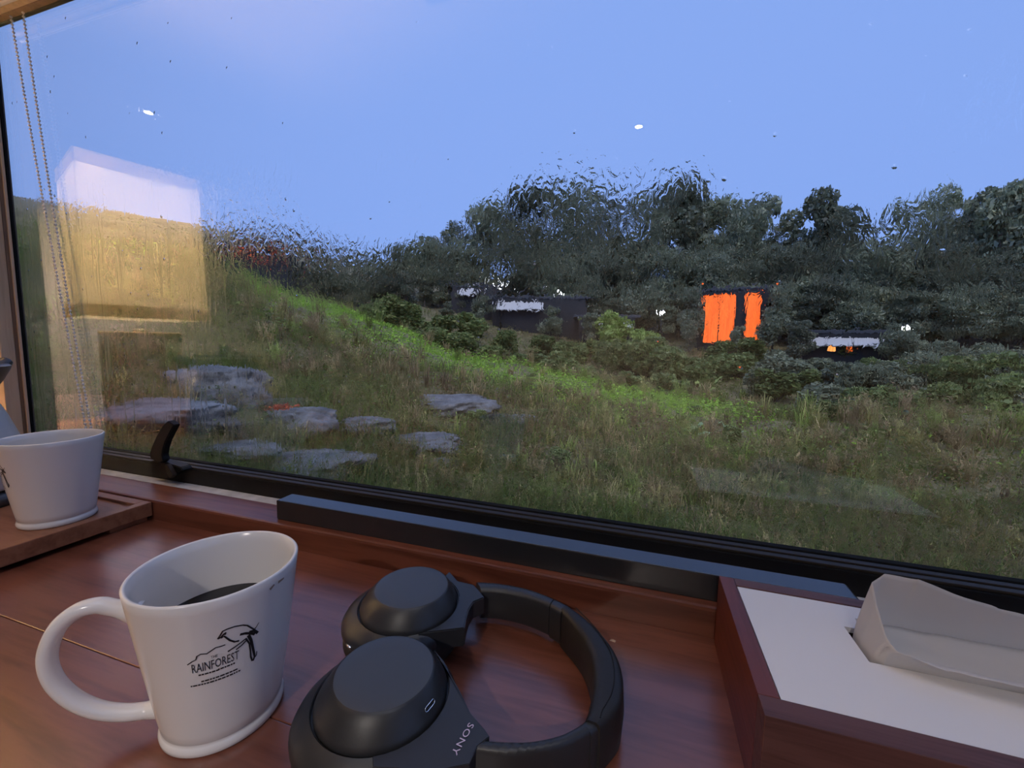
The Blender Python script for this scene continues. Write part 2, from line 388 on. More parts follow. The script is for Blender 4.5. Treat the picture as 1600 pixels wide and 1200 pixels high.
# cam handle on the bottom rail
hd = empty('window_handle'); wpart(hd)
def px_poly(name, pts, y0, y1, mat, parent, bevel=.0012):
    P = [on_y(x, y, (y0+y1)/2) for x, y in pts]; n = len(P)
    v = [(p.x, y0, p.z) for p in P]+[(p.x, y1, p.z) for p in P]
    f = [tuple(range(n)), tuple(range(2*n-1, n-1, -1))]+[(i, (i+1) % n, n+(i+1) % n, n+i) for i in range(n)]
    me = pyd(name, v, f); bm = bmesh.new(); bm.from_mesh(me); bmesh.ops.recalc_face_normals(bm, faces=bm.faces)
    if bevel: bmesh.ops.bevel(bm, geom=list(bm.edges), offset=bevel, segments=2, affect='EDGES', clamp_overlap=True)
    bm.to_mesh(me); bm.free(); return link(name, me, mat, parent)
# built in place, sits on the rail
Z = lambda l: [(220+x/10, 640+y/10) for x, y in l]
px_poly('lever', Z([(480, 165), (572, 235), (520, 335), (445, 480), (405, 600), (388, 700), (410, 790), (330, 840), (205, 745), (190, 680), (228, 560), (300, 400), (400, 235)]), .404, .414, M_BLACK, hd)
px_poly('lever_base', Z([(215, 790), (330, 770), (480, 810), (700, 880), (745, 930), (560, 1010), (480, 1060), (350, 1030), (240, 960)]), .408, .4225, M_BLACK, hd)
px_poly('catch', Z([(400, 850), (450, 860), (540, 1020), (490, 1070), (440, 1000)]), .402, .408, M_BRONZE, hd, bevel=.0006)

# ------------------------------------------------------------------ TABLE with raised window ledge
tab = tag(empty('wooden_table', (-.4, .1, -.75)), 'reddish-brown plank table with a raised ledge along the window', 'table')
def tpart(o, L=(-.4, .1, -.75)):
    o.parent = tab; o.location = (-L[0], -L[1], -L[2]); return o
TX0, TX1 = -2.2, 1.45
for i, (y0, y1) in enumerate(((.1825, .3535), (.0105, .1820), (-.16, .0100))):
    tpart(box('plank', (TX0, y0, -.03), (TX1, y1, 0), M_TABLE, bevel=.0007))
tpart(box('ledge', (TX0, .3535, -.03), (TX1, .3985, .0262), M_LEDGE, bevel=.003))
for x in (-2.1, 1.35):
    for y in (-.12, .33):
        tpart(box('leg', (x-.03, y-.03, -.75), (x+.03, y+.03, -.03), M_TABLE, bevel=.003))
tpart(box('apron', (TX0+.1, -.13, -.11), (TX1-.1, -.105, -.03), M_TABLE))

# ------------------------------------------------------------------ TRAY
TRZ = 0.021
tray = tag(empty('wooden_tray', (-.8, .2, 0)), 'brown wooden tray with a thin rim under the far white mug', 'tray')
def trp(o): o.parent = tray; o.location = (.8, -.2, 0); return o
tx0, tx1, ty0, ty1 = -1.06, -.602, .02, .352
trp(box('tray_floor', (tx0+.012, ty0+.012, .008), (tx1-.012, ty1-.012, TRZ), M_TRAY))
for lo, hi in (((tx1-.012, ty0, .006), (tx1, ty1, .0245)), ((tx0, ty0, .006), (tx0+.012, ty1, .0245)),
               ((tx0+.012, ty1-.012, .006), (tx1-.012, ty1, .0245)), ((tx0+.012, ty0, .006), (tx1-.012, ty0+.012, .0245))):
    trp(box('rim', lo, hi, M_TRAY, bevel=.0012))
for x in (tx0+.004, tx1-.034):
    for y in (ty0+.004, ty1-.044):
        trp(box('foot', (x, y, 0), (x+.03, y+.04, .0065), M_TRAY, bevel=.0008))

# ------------------------------------------------------------------ BLACK BAR on the ledge
bar = tag(empty('black_bar', (-.12, .375, .0262)), 'long black square metal bar lying on the ledge under the glass', 'bar')
o = box('bar_body', (-.2845, -.0115, 0), (.2865, .0115, .0236), M_BARBLK, bar, bevel=.0012)
for x in (-.2845, .2865):
    box('end_cap', (x-.0012 if x < 0 else x, -.0105, .001), (x if x < 0 else x+.0012, .0105, .0226), M_RUBBER, bar, bevel=.0004)

# ------------------------------------------------------------------ MUGS
H, RB, RR, TH = 0.100, 0.0322, 0.0448, 0.0030
def rad(z):            # outside radius at height z
    return RB + (RR-RB)*((z-.008)/(H-.008))**0.92 if z > .008 else RB
def mug_body(name, parent):
    zs = [.008+(H-.009)*k/16 for k in range(17)]
    pr = [(0, .003), (RB-.008, .003), (RB-.006, 0), (RB-.0005, 0), (RB+.0008, .0012), (RB+.0011, .0035), (RB+.0004, .0062), (RB-.0006, .0075)]
    pr += [(rad(z), z) for z in zs]
    pr += [(RR-.0008, H-.0002), (RR-TH/2, H), (RR-TH+.0004, H-.0008)]
    pr += [(rad(z)-TH, z) for z in reversed(zs[:-1]) if z > .011] + [(RB-.006, .0095), (0, .009)]
    return lathe(name, pr, M_CERAMIC, parent, seg=96)
def mug_handle(parent, ang):
    pts = [(rad(.077)-.0015, .077), (.051, .0830), (.058, .0860), (.067, .0845), (.0755, .0765), (.0805, .062), (.079, .047), (.072, .033), (.062, .0225), (.051, .0165), (.041, .0140), (rad(.0135)-.001, .0138)]
    path = smooth_path([(s*math.cos(ang), s*math.sin(ang), z) for s, z in pts], 7)
    n = len(path); sc = []
    for i in range(n):
        q = i/(n-1); k = 1+0.45*max(0, 1-q/.07)+0.5*max(0, (q-.92)/.08); sc.append((k, k))
    return sweep('handle', path, circ(.0050, 16, .0043), M_CERAMIC, parent, scales=sc)
def wrap(ang, z, off=.00025):
    r = rad(z)+off; return Vector((r*math.cos(ang), r*math.sin(ang), z))
class Ink:
    def __init__(s): s.v, s.f = [], []
    def stroke(s, pts, w0, w1=None):
        """pts in (angle deg, z); width in metres"""
        w1 = w0 if w1 is None else w1; n = len(pts)
        P = [Vector((math.radians(a)*.040, z, 0)) for a, z in pts]
        for i in range(n):
            t = (P[min(i+1, n-1)]-P[max(i-1, 0)]).normalized(); nn = Vector((-t.y, t.x, 0)); w = 1.3*(w0+(w1-w0)*i/max(1, n-1))/2
            for sg in (-1, 1):
                q = P[i]+nn*w*sg; s.v.append(wrap(q.x/.040, q.y))
        b = len(s.v)-2*n
        for i in range(n-1): s.f.append((b+2*i, b+2*i+1, b+2*i+3, b+2*i+2))
    def text(s, txt, a0, a1, z0, hgt, font_scale_x=None):
        cu = bpy.data.curves.new('t', 'FONT'); cu.body = txt; cu.resolution_u = 2
        ob = bpy.data.objects.new('t', cu); col.objects.link(ob)
        dg = bpy.context.evaluated_depsgraph_get(); me = bpy.data.meshes.new_from_object(ob.evaluated_get(dg))
        xs = [q.co.x for q in me.vertices]; ys = [q.co.y for q in me.vertices]
        x0, x1, y0, y1 = min(xs), max(xs), min(ys), max(ys); b = len(s.v)
        for q in me.vertices:
            a = math.radians(a0+(a1-a0)*(q.co.x-x0)/(x1-x0)); s.v.append(wrap(a, z0+hgt*(q.co.y-y0)/(y1-y0)))
        for p in me.polygons: s.f.append(tuple(b+i for i in p.vertices))
        bpy.data.objects.remove(ob); bpy.data.curves.remove(cu); bpy.data.meshes.remove(me)
    def mesh(s, name): return pyd(name, s.v, s.f)
MUG1 = Vector((-.247, .1775, 0))
def mug_px(x, y):
    """point of the photograph's print on the near mug as (angle deg, z) on its wall"""
    d = ray(280+x/8.573, 950+y/8.573); k = .1
    while k < 1:
        p = CAM+d*k-MUG1
        if p.z < H and math.hypot(p.x, p.y) < rad(max(p.z, .009)): return math.degrees(math.atan2(p.y, p.x)), p.z
        k += .0004
def Zs(l): return [mug_px(x, y) for x, y in l]
ink = Ink()
ink.stroke(Zs([(515, 408), (545, 365), (580, 310), (640, 280), (740, 245), (850, 225), (910, 232), (960, 262), (1000, 285)]), .0006)      # back of the bird
ink.stroke(Zs([(515, 408), (560, 385), (600, 345), (630, 320)]), .0007)
ink.stroke(Zs([(560, 400), (600, 372), (640, 400), (680, 430), (740, 445), (800, 432)]), .0006, .0008)
ink.stroke(Zs([(600, 350), (625, 345)]), .0005)
ink.stroke(Zs([(1000, 285), (1030, 245), (1065, 190)]), .0006, .0003)
ink.stroke(Zs([(810, 350), (880, 335), (960, 335), (1010, 348)]), .0011)
ink.stroke(Zs([(930, 320), (1000, 300), (1045, 330)]), .0012)
ink.stroke(Zs([(880, 410), (820, 460), (740, 520), (650, 580)]), .0006)
ink.stroke(Zs([(900, 420), (840, 490), (760, 555)]), .0006)
ink.stroke(Zs([(925, 360), (960, 430), (985, 540), (1005, 640), (985, 705)]), .0013, .0008)
ink.stroke(Zs([(885, 400), (935, 470), (950, 560), (955, 650), (975, 705)]), .0007)
ink.stroke(Zs([(1000, 660), (1030, 630), (1035, 575)]), .0006, .0004)
ink.stroke(Zs([(115, 755), (170, 720), (225, 690), (240, 640), (290, 612), (370, 608), (420, 570), (490, 525), (550, 510), (615, 488)]), .0005)
print1 = ink
aR, zR = mug_px(175, 840)
aT, zT = mug_px(800, 640)
zc = (zR+zT)/2
ink.text('RAINFOREST', aR, aT, zc-.0016, .0056)
ink.text('THE', *[mug_px(425, 650)[0], mug_px(515, 630)[0]], zc+.0050, .0017)
for (xa, ya, xb, yb) in ((260, 895, 560, 815), (520, 800, 750, 740), (300, 970, 800, 805), (160, 1040, 830, 825)):
    A, B = mug_px(xa, ya), mug_px(xb, yb); zz = (A[1]+B[1])/2; a = A[0]
    while a < B[0]-1:
        ln = random.uniform(1.0, 3.2); ink.stroke([(a, zz), (min(a+ln, B[0]), zz)], .0007); a += ln+.55
mug1 = tag(empty('coffee_mug', MUG1), 'white mug of black coffee with a bird logo, beside the headphones', 'mug', None)
mug_body('body', mug1); mug_handle(mug1, math.radians(221))
zc_ = .063
lathe('coffee', [(0, zc_), (rad(zc_)-TH-.0016, zc_), (rad(zc_)-TH+.0003, zc_+.0008)], M_COFFEE, mug1, seg=64)
pm = ink.mesh('logo_print'); link('logo_print', pm, M_PRINT, mug1)['label'] = 'black bird logo and lettering'
st = Ink()
def mug_pp(x, y): return mug_px((x-280)*8.573, (y-950)*8.573)
for p, q in (((421, 921), (428, 913)), ((434, 910), (443, 903))):
    A, B = mug_pp(*p), mug_pp(*q); st.stroke([A, ((A[0]+B[0])/2, (A[1]+B[1])/2), B], .0014, .0008)
link('coffee_drip_stain', st.mesh('coffee_drip_stain'), M_STAIN, mug1)
MUG2 = Vector((-.6555, .2865, TRZ))
mug2 = tag(empty('coffee_mug', MUG2), 'white mug standing on the wooden tray at the left edge', 'mug')
b2 = mug_body('body', mug2); mug_handle(mug2, math.radians(150))
# the same logo, turned so that only its edge shows
lg = link('logo_print', pm, None, mug2); lg.rotation_euler = (0, 0, math.radians(-71)); lg['label'] = 'edge of a black logo'
lathe('coffee', [(0, .05), (rad(.05)-TH-.0016, .05), (rad(.05)-TH+.0003, .0508)], M_COFFEE, mug2, seg=48)

# ------------------------------------------------------------------ HEADPHONES
hp = tag(empty('headphones', (-.1, .24, 0)), 'black over-ear headphones lying flat on the table beside the coffee mug', 'headphones')
def hpp(o, loc=(0, 0, 0)):
    o.parent = hp; o.location = Vector(loc)-Vector((-.1, .24, 0)); return o
def cup(c, sh):
    s = lambda k: (sh[0]*k, sh[1]*k)
    # ear pad
    pr = [(.020, .004), (.028, .0008), (.037, .0002), (.0435, .003), (.0458, .009), (.0452, .0155), (.0425, .0185), (.020, .0185)]
    pad = lathe('ear_pad', pr, M_PAD, None, seg=64, shift=[s(1)]*len(pr))
    pr = [(.0440, .0180), (.0466, .0195), (.0470, .0225), (.0455, .0265), (.0425, .0302), (.0393, .0325), (.0386, .0318), (.0386, .030), (.030, .030)]
    kk = [1, 1, .95, .8, .55, .3, .3, .3, .3]
    hous = hpp(lathe('ear_cup', pr, M_HP, None, seg=72, shift=[s(k) for k in kk]), (*c, 0)); autosmooth(hous, 40); pad.parent = hous
    pr = [(.0376, .0305), (.0377, .0328), (.0365, .0352), (.0325, .0415), (.0296, .0450), (.0288, .0457), (.0280, .0461)]
    sh2 = lathe('shell', pr, M_HP, hous, seg=72, shift=[s(.28), s(.28), s(.25), s(.12), s(.05), s(0), s(0)]); autosmooth(sh2, 40)
    pr = [(.0281, .0461), (.0265, .0464), (.018, .0466), (0, .0467)]
    pan = lathe('touch_panel', pr, M_HPDISC, hous, seg=72)
    return sh2
CN, CF = Vector((-.1365, .1925, 0)), Vector((-.1665, .2715, 0))
shell_n = cup(CN[:2], (-.003, -.003)); cup(CF[:2], (-.006, -.002))
# yokes: a plate flaring out of each cup towards the band, then the slider arm
def slab(name, outline_top, z_top, thick, mat, smooth_bevel=.0012):
    n = len(outline_top); v = [(x, y, z_top if not isinstance(z_top, list) else z_top[i]) for i, (x, y) in enumerate(outline_top)]
    v += [(x, y, z-thick) for x, y, z in v]
    f = [tuple(range(n)), tuple(range(2*n-1, n-1, -1))]+[(i, (i+1) % n, n+(i+1) % n, n+i) for i in range(n)]
    me = pyd(name, v, f); bm = bmesh.new(); bm.from_mesh(me); bmesh.ops.recalc_face_normals(bm, faces=bm.faces)
    if smooth_bevel: bmesh.ops.bevel(bm, geom=list(bm.edges), offset=smooth_bevel, segments=2, affect='EDGES', clamp_overlap=True)
    bm.to_mesh(me); bm.free(); return hpp(link(name, me, mat))
def ring_pts(c, r, a0, a1, n, sh=(0, 0)):
    return [(c[0]+sh[0]+r*math.cos(math.radians(a0+(a1-a0)*k/n)), c[1]+sh[1]+r*math.sin(math.radians(a0+(a1-a0)*k/n))) for k in range(n+1)]
Bp = lambda x, y, z=.033: tuple(on_z(x, y, z)[:2])
# near yoke
inner = ring_pts(CN, .0395, 62, -62, 14, (-.001, -.001))
outer = [Bp(*p) for p in ((716, 1075), (735, 1115), (757, 1140), (765, 1152), (757, 1158), (745, 1168), (733, 1195))] + [(CN.x+r_*math.cos(math.radians(a_)), CN.y+r_*math.sin(math.radians(a_))) for r_, a_ in ((.058, -36), (.0495, -48), (.0455, -62))]
yk = slab('yoke', inner + list(reversed(outer)), .0335, .0145, M_HP, .0010)
inner = ring_pts(CF, .0395, 75, -50, 14, (-.002, -.001))
outer = [Bp(*p) for p in ((702, 893), (715, 908), (740, 914), (748, 922), (757, 934), (740, 941), (733, 952), (729, 965), (726, 982))]
slab('yoke', inner + list(reversed(outer)), .0335, .0145, M_HP, .0010)
# slider arms (plastic) and padded headband on edge
def band(name, outp, inp, z1, z0, mat, n=10, bul=0.0):
    O = smooth_path([Vector((*Bp(*p, z1), 0)) for p in outp], n); I = smooth_path([Vector((*Bp(*p, z1), 0)) for p in inp], n)
    m_ = min(len(O), len(I)); k = 60
    O = [O[round(i*(len(O)-1)/k)] for i in range(k+1)]; I = [I[round(i*(len(I)-1)/k)] for i in range(k+1)]
    v, f = [], []
    for a, b_ in zip(O, I):
        c = (a+b_)/2; w = (a-b_)/2
        sec = [(1, z0+.003), (1+bul, (z0+z1)/2), (1, z1-.003), (.80, z1-.0008), (.45, z1+.0002), (-.45, z1+.0002), (-.80, z1-.0008), (-1, z1-.003), (-1-bul, (z0+z1)/2), (-1, z0+.003), (-.7, z0), (.7, z0)]
        for s, z in sec: q = c+w*s; v.append((q.x, q.y, z))
    ns = 12
    for i in range(k):
        for j in range(ns): f.append((i*ns+j, i*ns+(j+1) % ns, (i+1)*ns+(j+1) % ns, (i+1)*ns+j))
    f.append(tuple(range(ns))); f.append(tuple(k*ns+j for j in range(ns)))
    me = pyd(name, v, f); bm = bmesh.new(); bm.from_mesh(me); bmesh.ops.recalc_face_normals(bm, faces=bm.faces); bm.to_mesh(me); bm.free()
    o = hpp(link(name, me, mat)); autosmooth(o, 50); return o
band('slider_arm', [(744, 907), (775, 909), (812, 915), (840, 923), (867, 934)], [(752, 921), (778, 922), (810, 928), (836, 936), (858, 945)], .0330, .006, M_HP)
band('slider_sleeve', [(868, 934.5), (878, 939), (886, 943.5)], [(859, 946), (868, 951), (876, 956)], .0325, .004, M_HP)
band('headband', [(887, 944), (926.7, 972.7), (957.7, 1009), (973, 1050), (972, 1091.5), (957, 1115), (938, 1132)], [(876, 951), (911, 993), (926.7, 1034.7), (927, 1071), (921, 1100), (918, 1112), (913, 1123)], .0335, .0005, M_PAD, bul=.10)
band('slider_sleeve', [(937, 1133), (930, 1139), (924, 1143)], [(912, 1124), (907, 1129), (902, 1133)], .0320, .004, M_HP)
band('slider_arm', [(922, 1141), (875, 1164), (805, 1176), (743, 1171)], [(909, 1129), (875, 1146), (823, 1156), (753, 1154)], .0330, .006, M_HP)
# seam stitched along the headband
sp = smooth_path([Vector((*Bp(x, y, .0337), .0338)) for x, y in ((900, 950), (932, 983), (954, 1020), (960, 1055), (955, 1085), (942, 1108), (938, 1122))], 8)
hpp(sweep('seam', sp, circ(.00035, 6), M_DARKHOLE))
# charging port on the near shell, switch on the far housing, lettering
# port: a steel-rimmed slot following the shell's slope
def shell_point(cn, a, z):
    prof = [(.0377, .0328, .28), (.0365, .0352, .25), (.0325, .0415, .12), (.0296, .0450, .05)]
    for (r0, z0, k0), (r1, z1, k1) in zip(prof, prof[1:]):
        if z0 <= z <= z1:
            t_ = (z-z0)/(z1-z0); r = r0+(r1-r0)*t_; k = k0+(k1-k0)*t_
            return Vector((cn.x-.003*k+r*math.cos(a), cn.y-.003*k+r*math.sin(a), z))
pc = on_z(673, 1102, .0385); a_c = math.atan2(pc.y-CN.y, pc.x-CN.x)
loop, hole = [], []
for k in range(24):
    th = 2*math.pi*k/24; ca, sa = math.cos(th), math.sin(th)
    lx = .0026*(1 if ca > 0 else -1)+.0014*ca if abs(ca) > 1e-6 else 0; lz = .0011*sa
    p = shell_point(CN, a_c+lx/.0345, .0388+lz*.9); nrm = Vector((math.cos(a_c)*.7, math.sin(a_c)*.7, .7))
    loop.append(p+nrm*.0003); hole.append(p+nrm*.0001)
po = sweep('charging_port', loop+loop[:1], circ(.00028, 6), M_STEEL, cap=False); hpp(po)
hm = pyd('port_recess', hole, [tuple(range(24))]); ho = link('port_recess', hm, M_DARKHOLE, po)
bp_ = [Vector((*on_z(541, 1007, .0225)[:2], .0225)), Vector((*on_z(547, 1013, .0225)[:2], .0225))]
bc = (bp_[0]+bp_[1])/2-Vector((CF.x-.006, CF.y-.002, 0)); ab = math.atan2(bc.y, bc.x)
q = [Vector((CF.x-.006+.0470*math.cos(ab+d_), CF.y-.002+.0470*math.sin(ab+d_), .0222+dz)) for d_, dz in ((-.06, 0), (0, 0), (.06, 0))]
hpp(sweep('side_button', q, circ(.0009, 8), M_STEEL))
# lettering on the near yoke: reads from the band side down towards the ear cup front
cu = bpy.data.curves.new('t', 'FONT'); cu.body = 'SONY'; cu.resolution_u = 3; cu.space_character = 1.12
ob = bpy.data.objects.new('t', cu); col.objects.link(ob)
me = bpy.data.meshes.new_from_object(ob.evaluated_get(bpy.context.evaluated_depsgraph_get()))
co = np.array([q_.co[:] for q_ in me.vertices]); lo, hi = co.min(0), co.max(0)
S0, S1 = Vector((*on_z(737, 1131, .0338)[:2], .0338)), Vector((*on_z(709, 1179, .0338)[:2], .0338))
dx = (S1-S0); dyv = Vector((-dx.y, dx.x, 0)).normalized()*.0034
for q_ in me.vertices:
    s_ = (q_.co.x-lo[0])/(hi[0]-lo[0]); t_ = (q_.co.y-lo[1])/(hi[1]-lo[1])-.5
    q_.co = S0+dx*s_+dyv*t_+Vector((0, 0, .0001))
bpy.data.objects.remove(ob); bpy.data.curves.remove(cu)
hpp(link('lettering', me, M_COPPER))['label'] = 'rose-gold brand lettering'

# ------------------------------------------------------------------ TISSUE BOX and tissue
BX0, BX1, BY0, BY1, BZ = .0668, .335, .2185, .3500, .0572
tb = tag(empty('tissue_box', ((BX0+BX1)/2, (BY0+BY1)/2, 0)), 'dark reddish wooden tissue box with a white lid panel', 'tissue box')
def tbp(o): o.parent = tb; o.location = (-(BX0+BX1)/2, -(BY0+BY1)/2, 0); return o
w = .0105
tbp(box('side_panel', (BX0, BY0+w+.003, 0), (BX0+w, BY1, BZ), M_BOXS, bevel=.0006))
tbp(box('side_panel', (BX1-w, BY0+w+.003, 0), (BX1, BY1, BZ), M_BOXS, bevel=.0006))
tbp(box('front_panel', (BX0, BY0, 0), (BX1, BY0+w+.003, BZ), M_BOXW, bevel=.0006))
tbp(box('back_panel', (BX0+w, BY1-w, 0), (BX1-w, BY1, BZ), M_BOXW, bevel=.0006))
tbp(box('bottom', (BX0+w, BY0+w+.003, 0), (BX1-w, BY1-w, .004), M_BOXW))
# lid panel with the slot
SX0, SX1, SY0, SY1 = .1362, .272, .2795, .3120
px0, px1, py0, py1 = BX0+w+.0006, BX1-w-.0006, BY0+w+.0036, BY1-w-.0006
bm = bmesh.new()
for lo, hi in (((px0, py0, BZ-.0042), (SX0, py1, BZ-.0006)), ((SX1, py0, BZ-.0042), (px1, py1, BZ-.0006)),
               ((SX0, py0, BZ-.0042), (SX1, SY0, BZ-.0006)), ((SX0, SY1, BZ-.0042), (SX1, py1, BZ-.0006))): box_bm(bm, lo, hi)
bmesh.ops.remove_doubles(bm, verts=bm.verts, dist=1e-6)
me = bpy.data.meshes.new('lid_panel'); bm.to_mesh(me); bm.free()
tbp(link('lid_panel', me, M_PANEL))['label'] = 'white lid panel with a slot'
# tissue: one sheet standing out of the slot in a U around its left end
ZP = BZ-.0006
path = []      # (x, y, height, lean_x, lean_y)
def lerp_tab(tab_, s):
    for (s0, a), (s1, b_) in zip(tab_, tab_[1:]):
        if s0 <= s <= s1:
            k = (s-s0)/(s1-s0); k = k*k*(3-2*k); return [p+(q-p)*k for p, q in zip(a, b_)]
    return list(tab_[-1][1])
keys = [  # s, (x, y, height, lean x, lean y)
    (0.00, (.270, .2835, .0135, .000, -.016)), (0.12, (.245, .2825, .0110, .000, -.018)), (0.25, (.205, .2815, .0130, .000, -.016)),
    (0.38, (.165, .2810, .0115, .000, -.013)), (0.47, (.1430, .2805, .0130, .004, -.006)), (0.52, (.1385, .2840, .0160, .005, -.004)),
    (0.58, (.1375, .2950, .0270, .007, .000)), (0.64, (.1390, .3060, .0370, .007, .000)), (0.70, (.1460, .3105, .0425, .006, -.004)),
    (0.78, (.1640, .3110, .0430, .004, -.006)), (0.88, (.2050, .3110, .0330, .002, -.006)), (1.00, (.268, .3110, .0240, .0, -.004))]
NS, NTT = 110, 16; v, f = [], []
for i in range(NS+1):
    s = i/NS; x, y, hh, lx, ly = lerp_tab(keys, s)
    for j in range(NTT+1):
        t_ = j/NTT
        z = ZP-.006+(hh+.006)*(math.sin(t_*math.pi/2)**.85 if s < .5 else t_)
        wv = .0011*mnoise.noise(Vector((x*70, y*70+s*9, t_*2.6)))*(t_**.6)+.0016*math.sin(s*34+t_*2)*t_*.6
        v.append((x+lx*t_**1.5+wv*.4, y+ly*t_**1.4+wv, z+.0012*mnoise.noise(Vector((s*26, t_*.8, 3)))*t_))
for i in range(NS):
    for j in range(NTT):
        a = i*(NTT+1)+j; f.append((a, a+NTT+1, a+NTT+2, a+1))
b0_ = len(v); nx_, ny_ = 40, 8
for i in range(nx_+1):
    for j in range(ny_+1):
        x = .141+.135*i/nx_; y = .2815+.0285*j/ny_
        v.append((x, y, ZP+.0015+.006*(j/ny_)**1.5+.0016*mnoise.noise(Vector((x*60, y*90, 1)))))
for i in range(nx_):
    for j in range(ny_):
        a = b0_+i*(ny_+1)+j; f.append((a, a+ny_+1, a+ny_+2, a+1))
ts = tag(link('tissue', pyd('tissue', v, f), M_TISSUE, None, smooth=True), 'crumpled white paper tissue pulled out of the box slot', 'tissue')
sol = ts.modifiers.new('thickness', 'SOLIDIFY'); sol.thickness = .0003

# ------------------------------------------------------------------ small pale chip on the table
cp = on_z(957, 1001, 0)
v = [(-.0025, -.001, 0), (.0022, -.0014, 0), (.0028, .0009, 0), (-.001, .0016, 0), (-.0018, -.0006, .0009), (.0018, -.0006, .0012), (.0006, .0008, .0008)]
ch = link('crumb', pyd('crumb', v, [(0, 3, 2, 1), (0, 1, 5, 4), (1, 2, 5), (2, 6, 5), (2, 3, 6), (3, 4, 6), (3, 0, 4), (4, 5, 6)]), pmat('pale_crumb', (.55, .40, .28), .8))
ch.location = cp; tag(ch, 'tiny pale crumb on the table outside the headband', 'crumb')

# ------------------------------------------------------------------ KETTLE at the left edge
M_KET = pmat('kettle_white_enamel', (.70, .71, .73), rough=.3)
M_KETD = pmat('kettle_dark_plastic', (.06, .055, .055), rough=.35)
kt = tag(empty('kettle', (-.835, .262, TRZ)), 'pale grey jug kettle with a dark flared top at the left edge', 'kettle')
lathe('power_base', [(0, 0), (.076, 0), (.078, .004), (.076, .014), (.060, .018), (0, .018)], M_KETD, kt, seg=56)
autosmooth(lathe('jug', [(0, .019), (.070, .019), (.0735, .024), (.0730, .045), (.067, .080), (.058, .110), (.0495, .132), (.047, .138), (0, .138)], M_KET, kt, seg=56), 40)
autosmooth(lathe('collar', [(.0470, .138), (.0500, .145), (.0580, .158), (.0645, .172), (.0655, .176), (.063, .178), (.0, .178)], M_KETD, kt, seg=56), 40)
autosmooth(lathe('lid', [(.056, .178), (.053, .184), (.030, .189), (.012, .190), (.010, .200), (.0, .201)], M_KETD, kt, seg=48), 40)
hpth = smooth_path([(-.058*.8, -.03, .168), (-.085, -.055, .170), (-.10, -.066, .14), (-.098, -.064, .09), (-.075, -.048, .06), (-.058, -.036, .055)], 8)
sweep('handle', hpth, circ(.010, 12, .007), M_KETD, kt)
sweep('spout', smooth_path([(-.02, .052, .165), (-.026, .068, .172), (-.030, .078, .180)], 6), circ(.013, 14), M_KETD, kt, scales=[(1-.5*i/12, 1-.5*i/12) for i in range(13)])

# ------------------------------------------------------------------ TABLE LAMP (seen as a reflection in the glass)
LX, LY, LROT = -1.2556, .1665, -1.2503
lamp = tag(empty('table_lamp', (LX, LY, 0), LROT), 'table lamp with a square linen shade, reflected in the left of the window', 'lamp')
M_LBASE = wood('lamp_base_wood', (.26, .16, .09), (.34, .22, .13), (.42, .28, .17), rough=.6)
box('base', (-.069, -.069, 0), (.069, .069, .250), M_LBASE, lamp, bevel=.003)
lathe('base_cap', [(0, .250), (.016, .250), (.016, .256), (.007, .259), (0, .259)], M_STEEL, lamp, seg=24)
lathe('stem', [(.0055, .256), (.0055, .40), (0, .40)], M_STEEL, lamp, seg=16)
a0_, a1_, z0_, z1_ = .1175, .112, .282, .642
def frustum(name, za, zb, mat, grow=0.0):
    fa = lambda z: a0_+(a1_-a0_)*(z-z0_)/(z1_-z0_)+grow
    v = []; th_ = .0012
    for z in (za, zb):
        for s in (0, th_):
            a = fa(z)-s; v += [(-a, -a, z), (a, -a, z), (a, a, z), (-a, a, z)]
    f = []
    for k in range(4):
        k2 = (k+1) % 4
        f += [(k, k2, 8+k2, 8+k), (4+k2, 4+k, 12+k, 12+k2), (k2, k, 4+k, 4+k2), (8+k, 8+k2, 12+k2, 12+k)]
    return link(name, pyd(name, v, f), mat, lamp)
shd = frustum('shade', z0_, z1_, M_SHADE)
for za_, zb_h in ((z0_, z0_+.028), (z1_-.030, z1_)):
    hm_ = frustum('hem', za_, zb_h, M_SHADEBAND, .0016); hm_.parent = shd
M_BULB = pmat('lit_bulb', (.9, .9, .9), rough=.5, emit=(1, .74, .44), estr=60)
lathe('bulb', [(0, .40), (.012, .402), (.014, .415), (.024, .440), (.028, .458), (.024, .478), (.012, .490), (0, .493)], M_BULB, lamp, seg=20)
L = bpy.data.lights.new('lamp_light', 'POINT'); L.energy = 480; L.color = (1, .79, .54); L.shadow_soft_size = .03
lo_ = bpy.data.objects.new('bulb_light', L); col.objects.link(lo_); lo_.parent = lamp; lo_.location = (0, 0, .53)

# ------------------------------------------------------------------ CEILING DOWNLIGHTS
def downlight(x, y, label, power):
    d = tag(empty('downlight', (x, y, RZ1)), label, 'ceiling light', 'recessed ceiling downlights')
    lathe('trim_ring', [(.021, -.001), (.046, -.001), (.047, -.004), (.023, -.006)], M_BLACK, d, seg=32, closed=True)
    em = MATS.get('downlight_lens') or pmat('downlight_lens', (.9, .9, .9), emit=(1, .80, .58), estr=170)
    lathe('lens', [(0, -.0035), (.022, -.003), (.022, -.001), (0, -.001)], em, d, seg=24)
    S = bpy.data.lights.new('downlight_beam', 'SPOT'); S.energy = power; S.color = (1, .91, .85); S.spot_size = math.radians(120); S.spot_blend = .9; S.shadow_soft_size = .03
    so = bpy.data.objects.new('downlight_beam', S); col.objects.link(so); so.parent = d; so.location = (0, 0, -.02)
downlight(-2.947, .9-1.849, 'recessed ceiling downlight whose glint shows above the lampshade reflection', 1000)
downlight(-.094, .9-2.808, 'recessed ceiling downlight whose glint shows above the trees', 640)

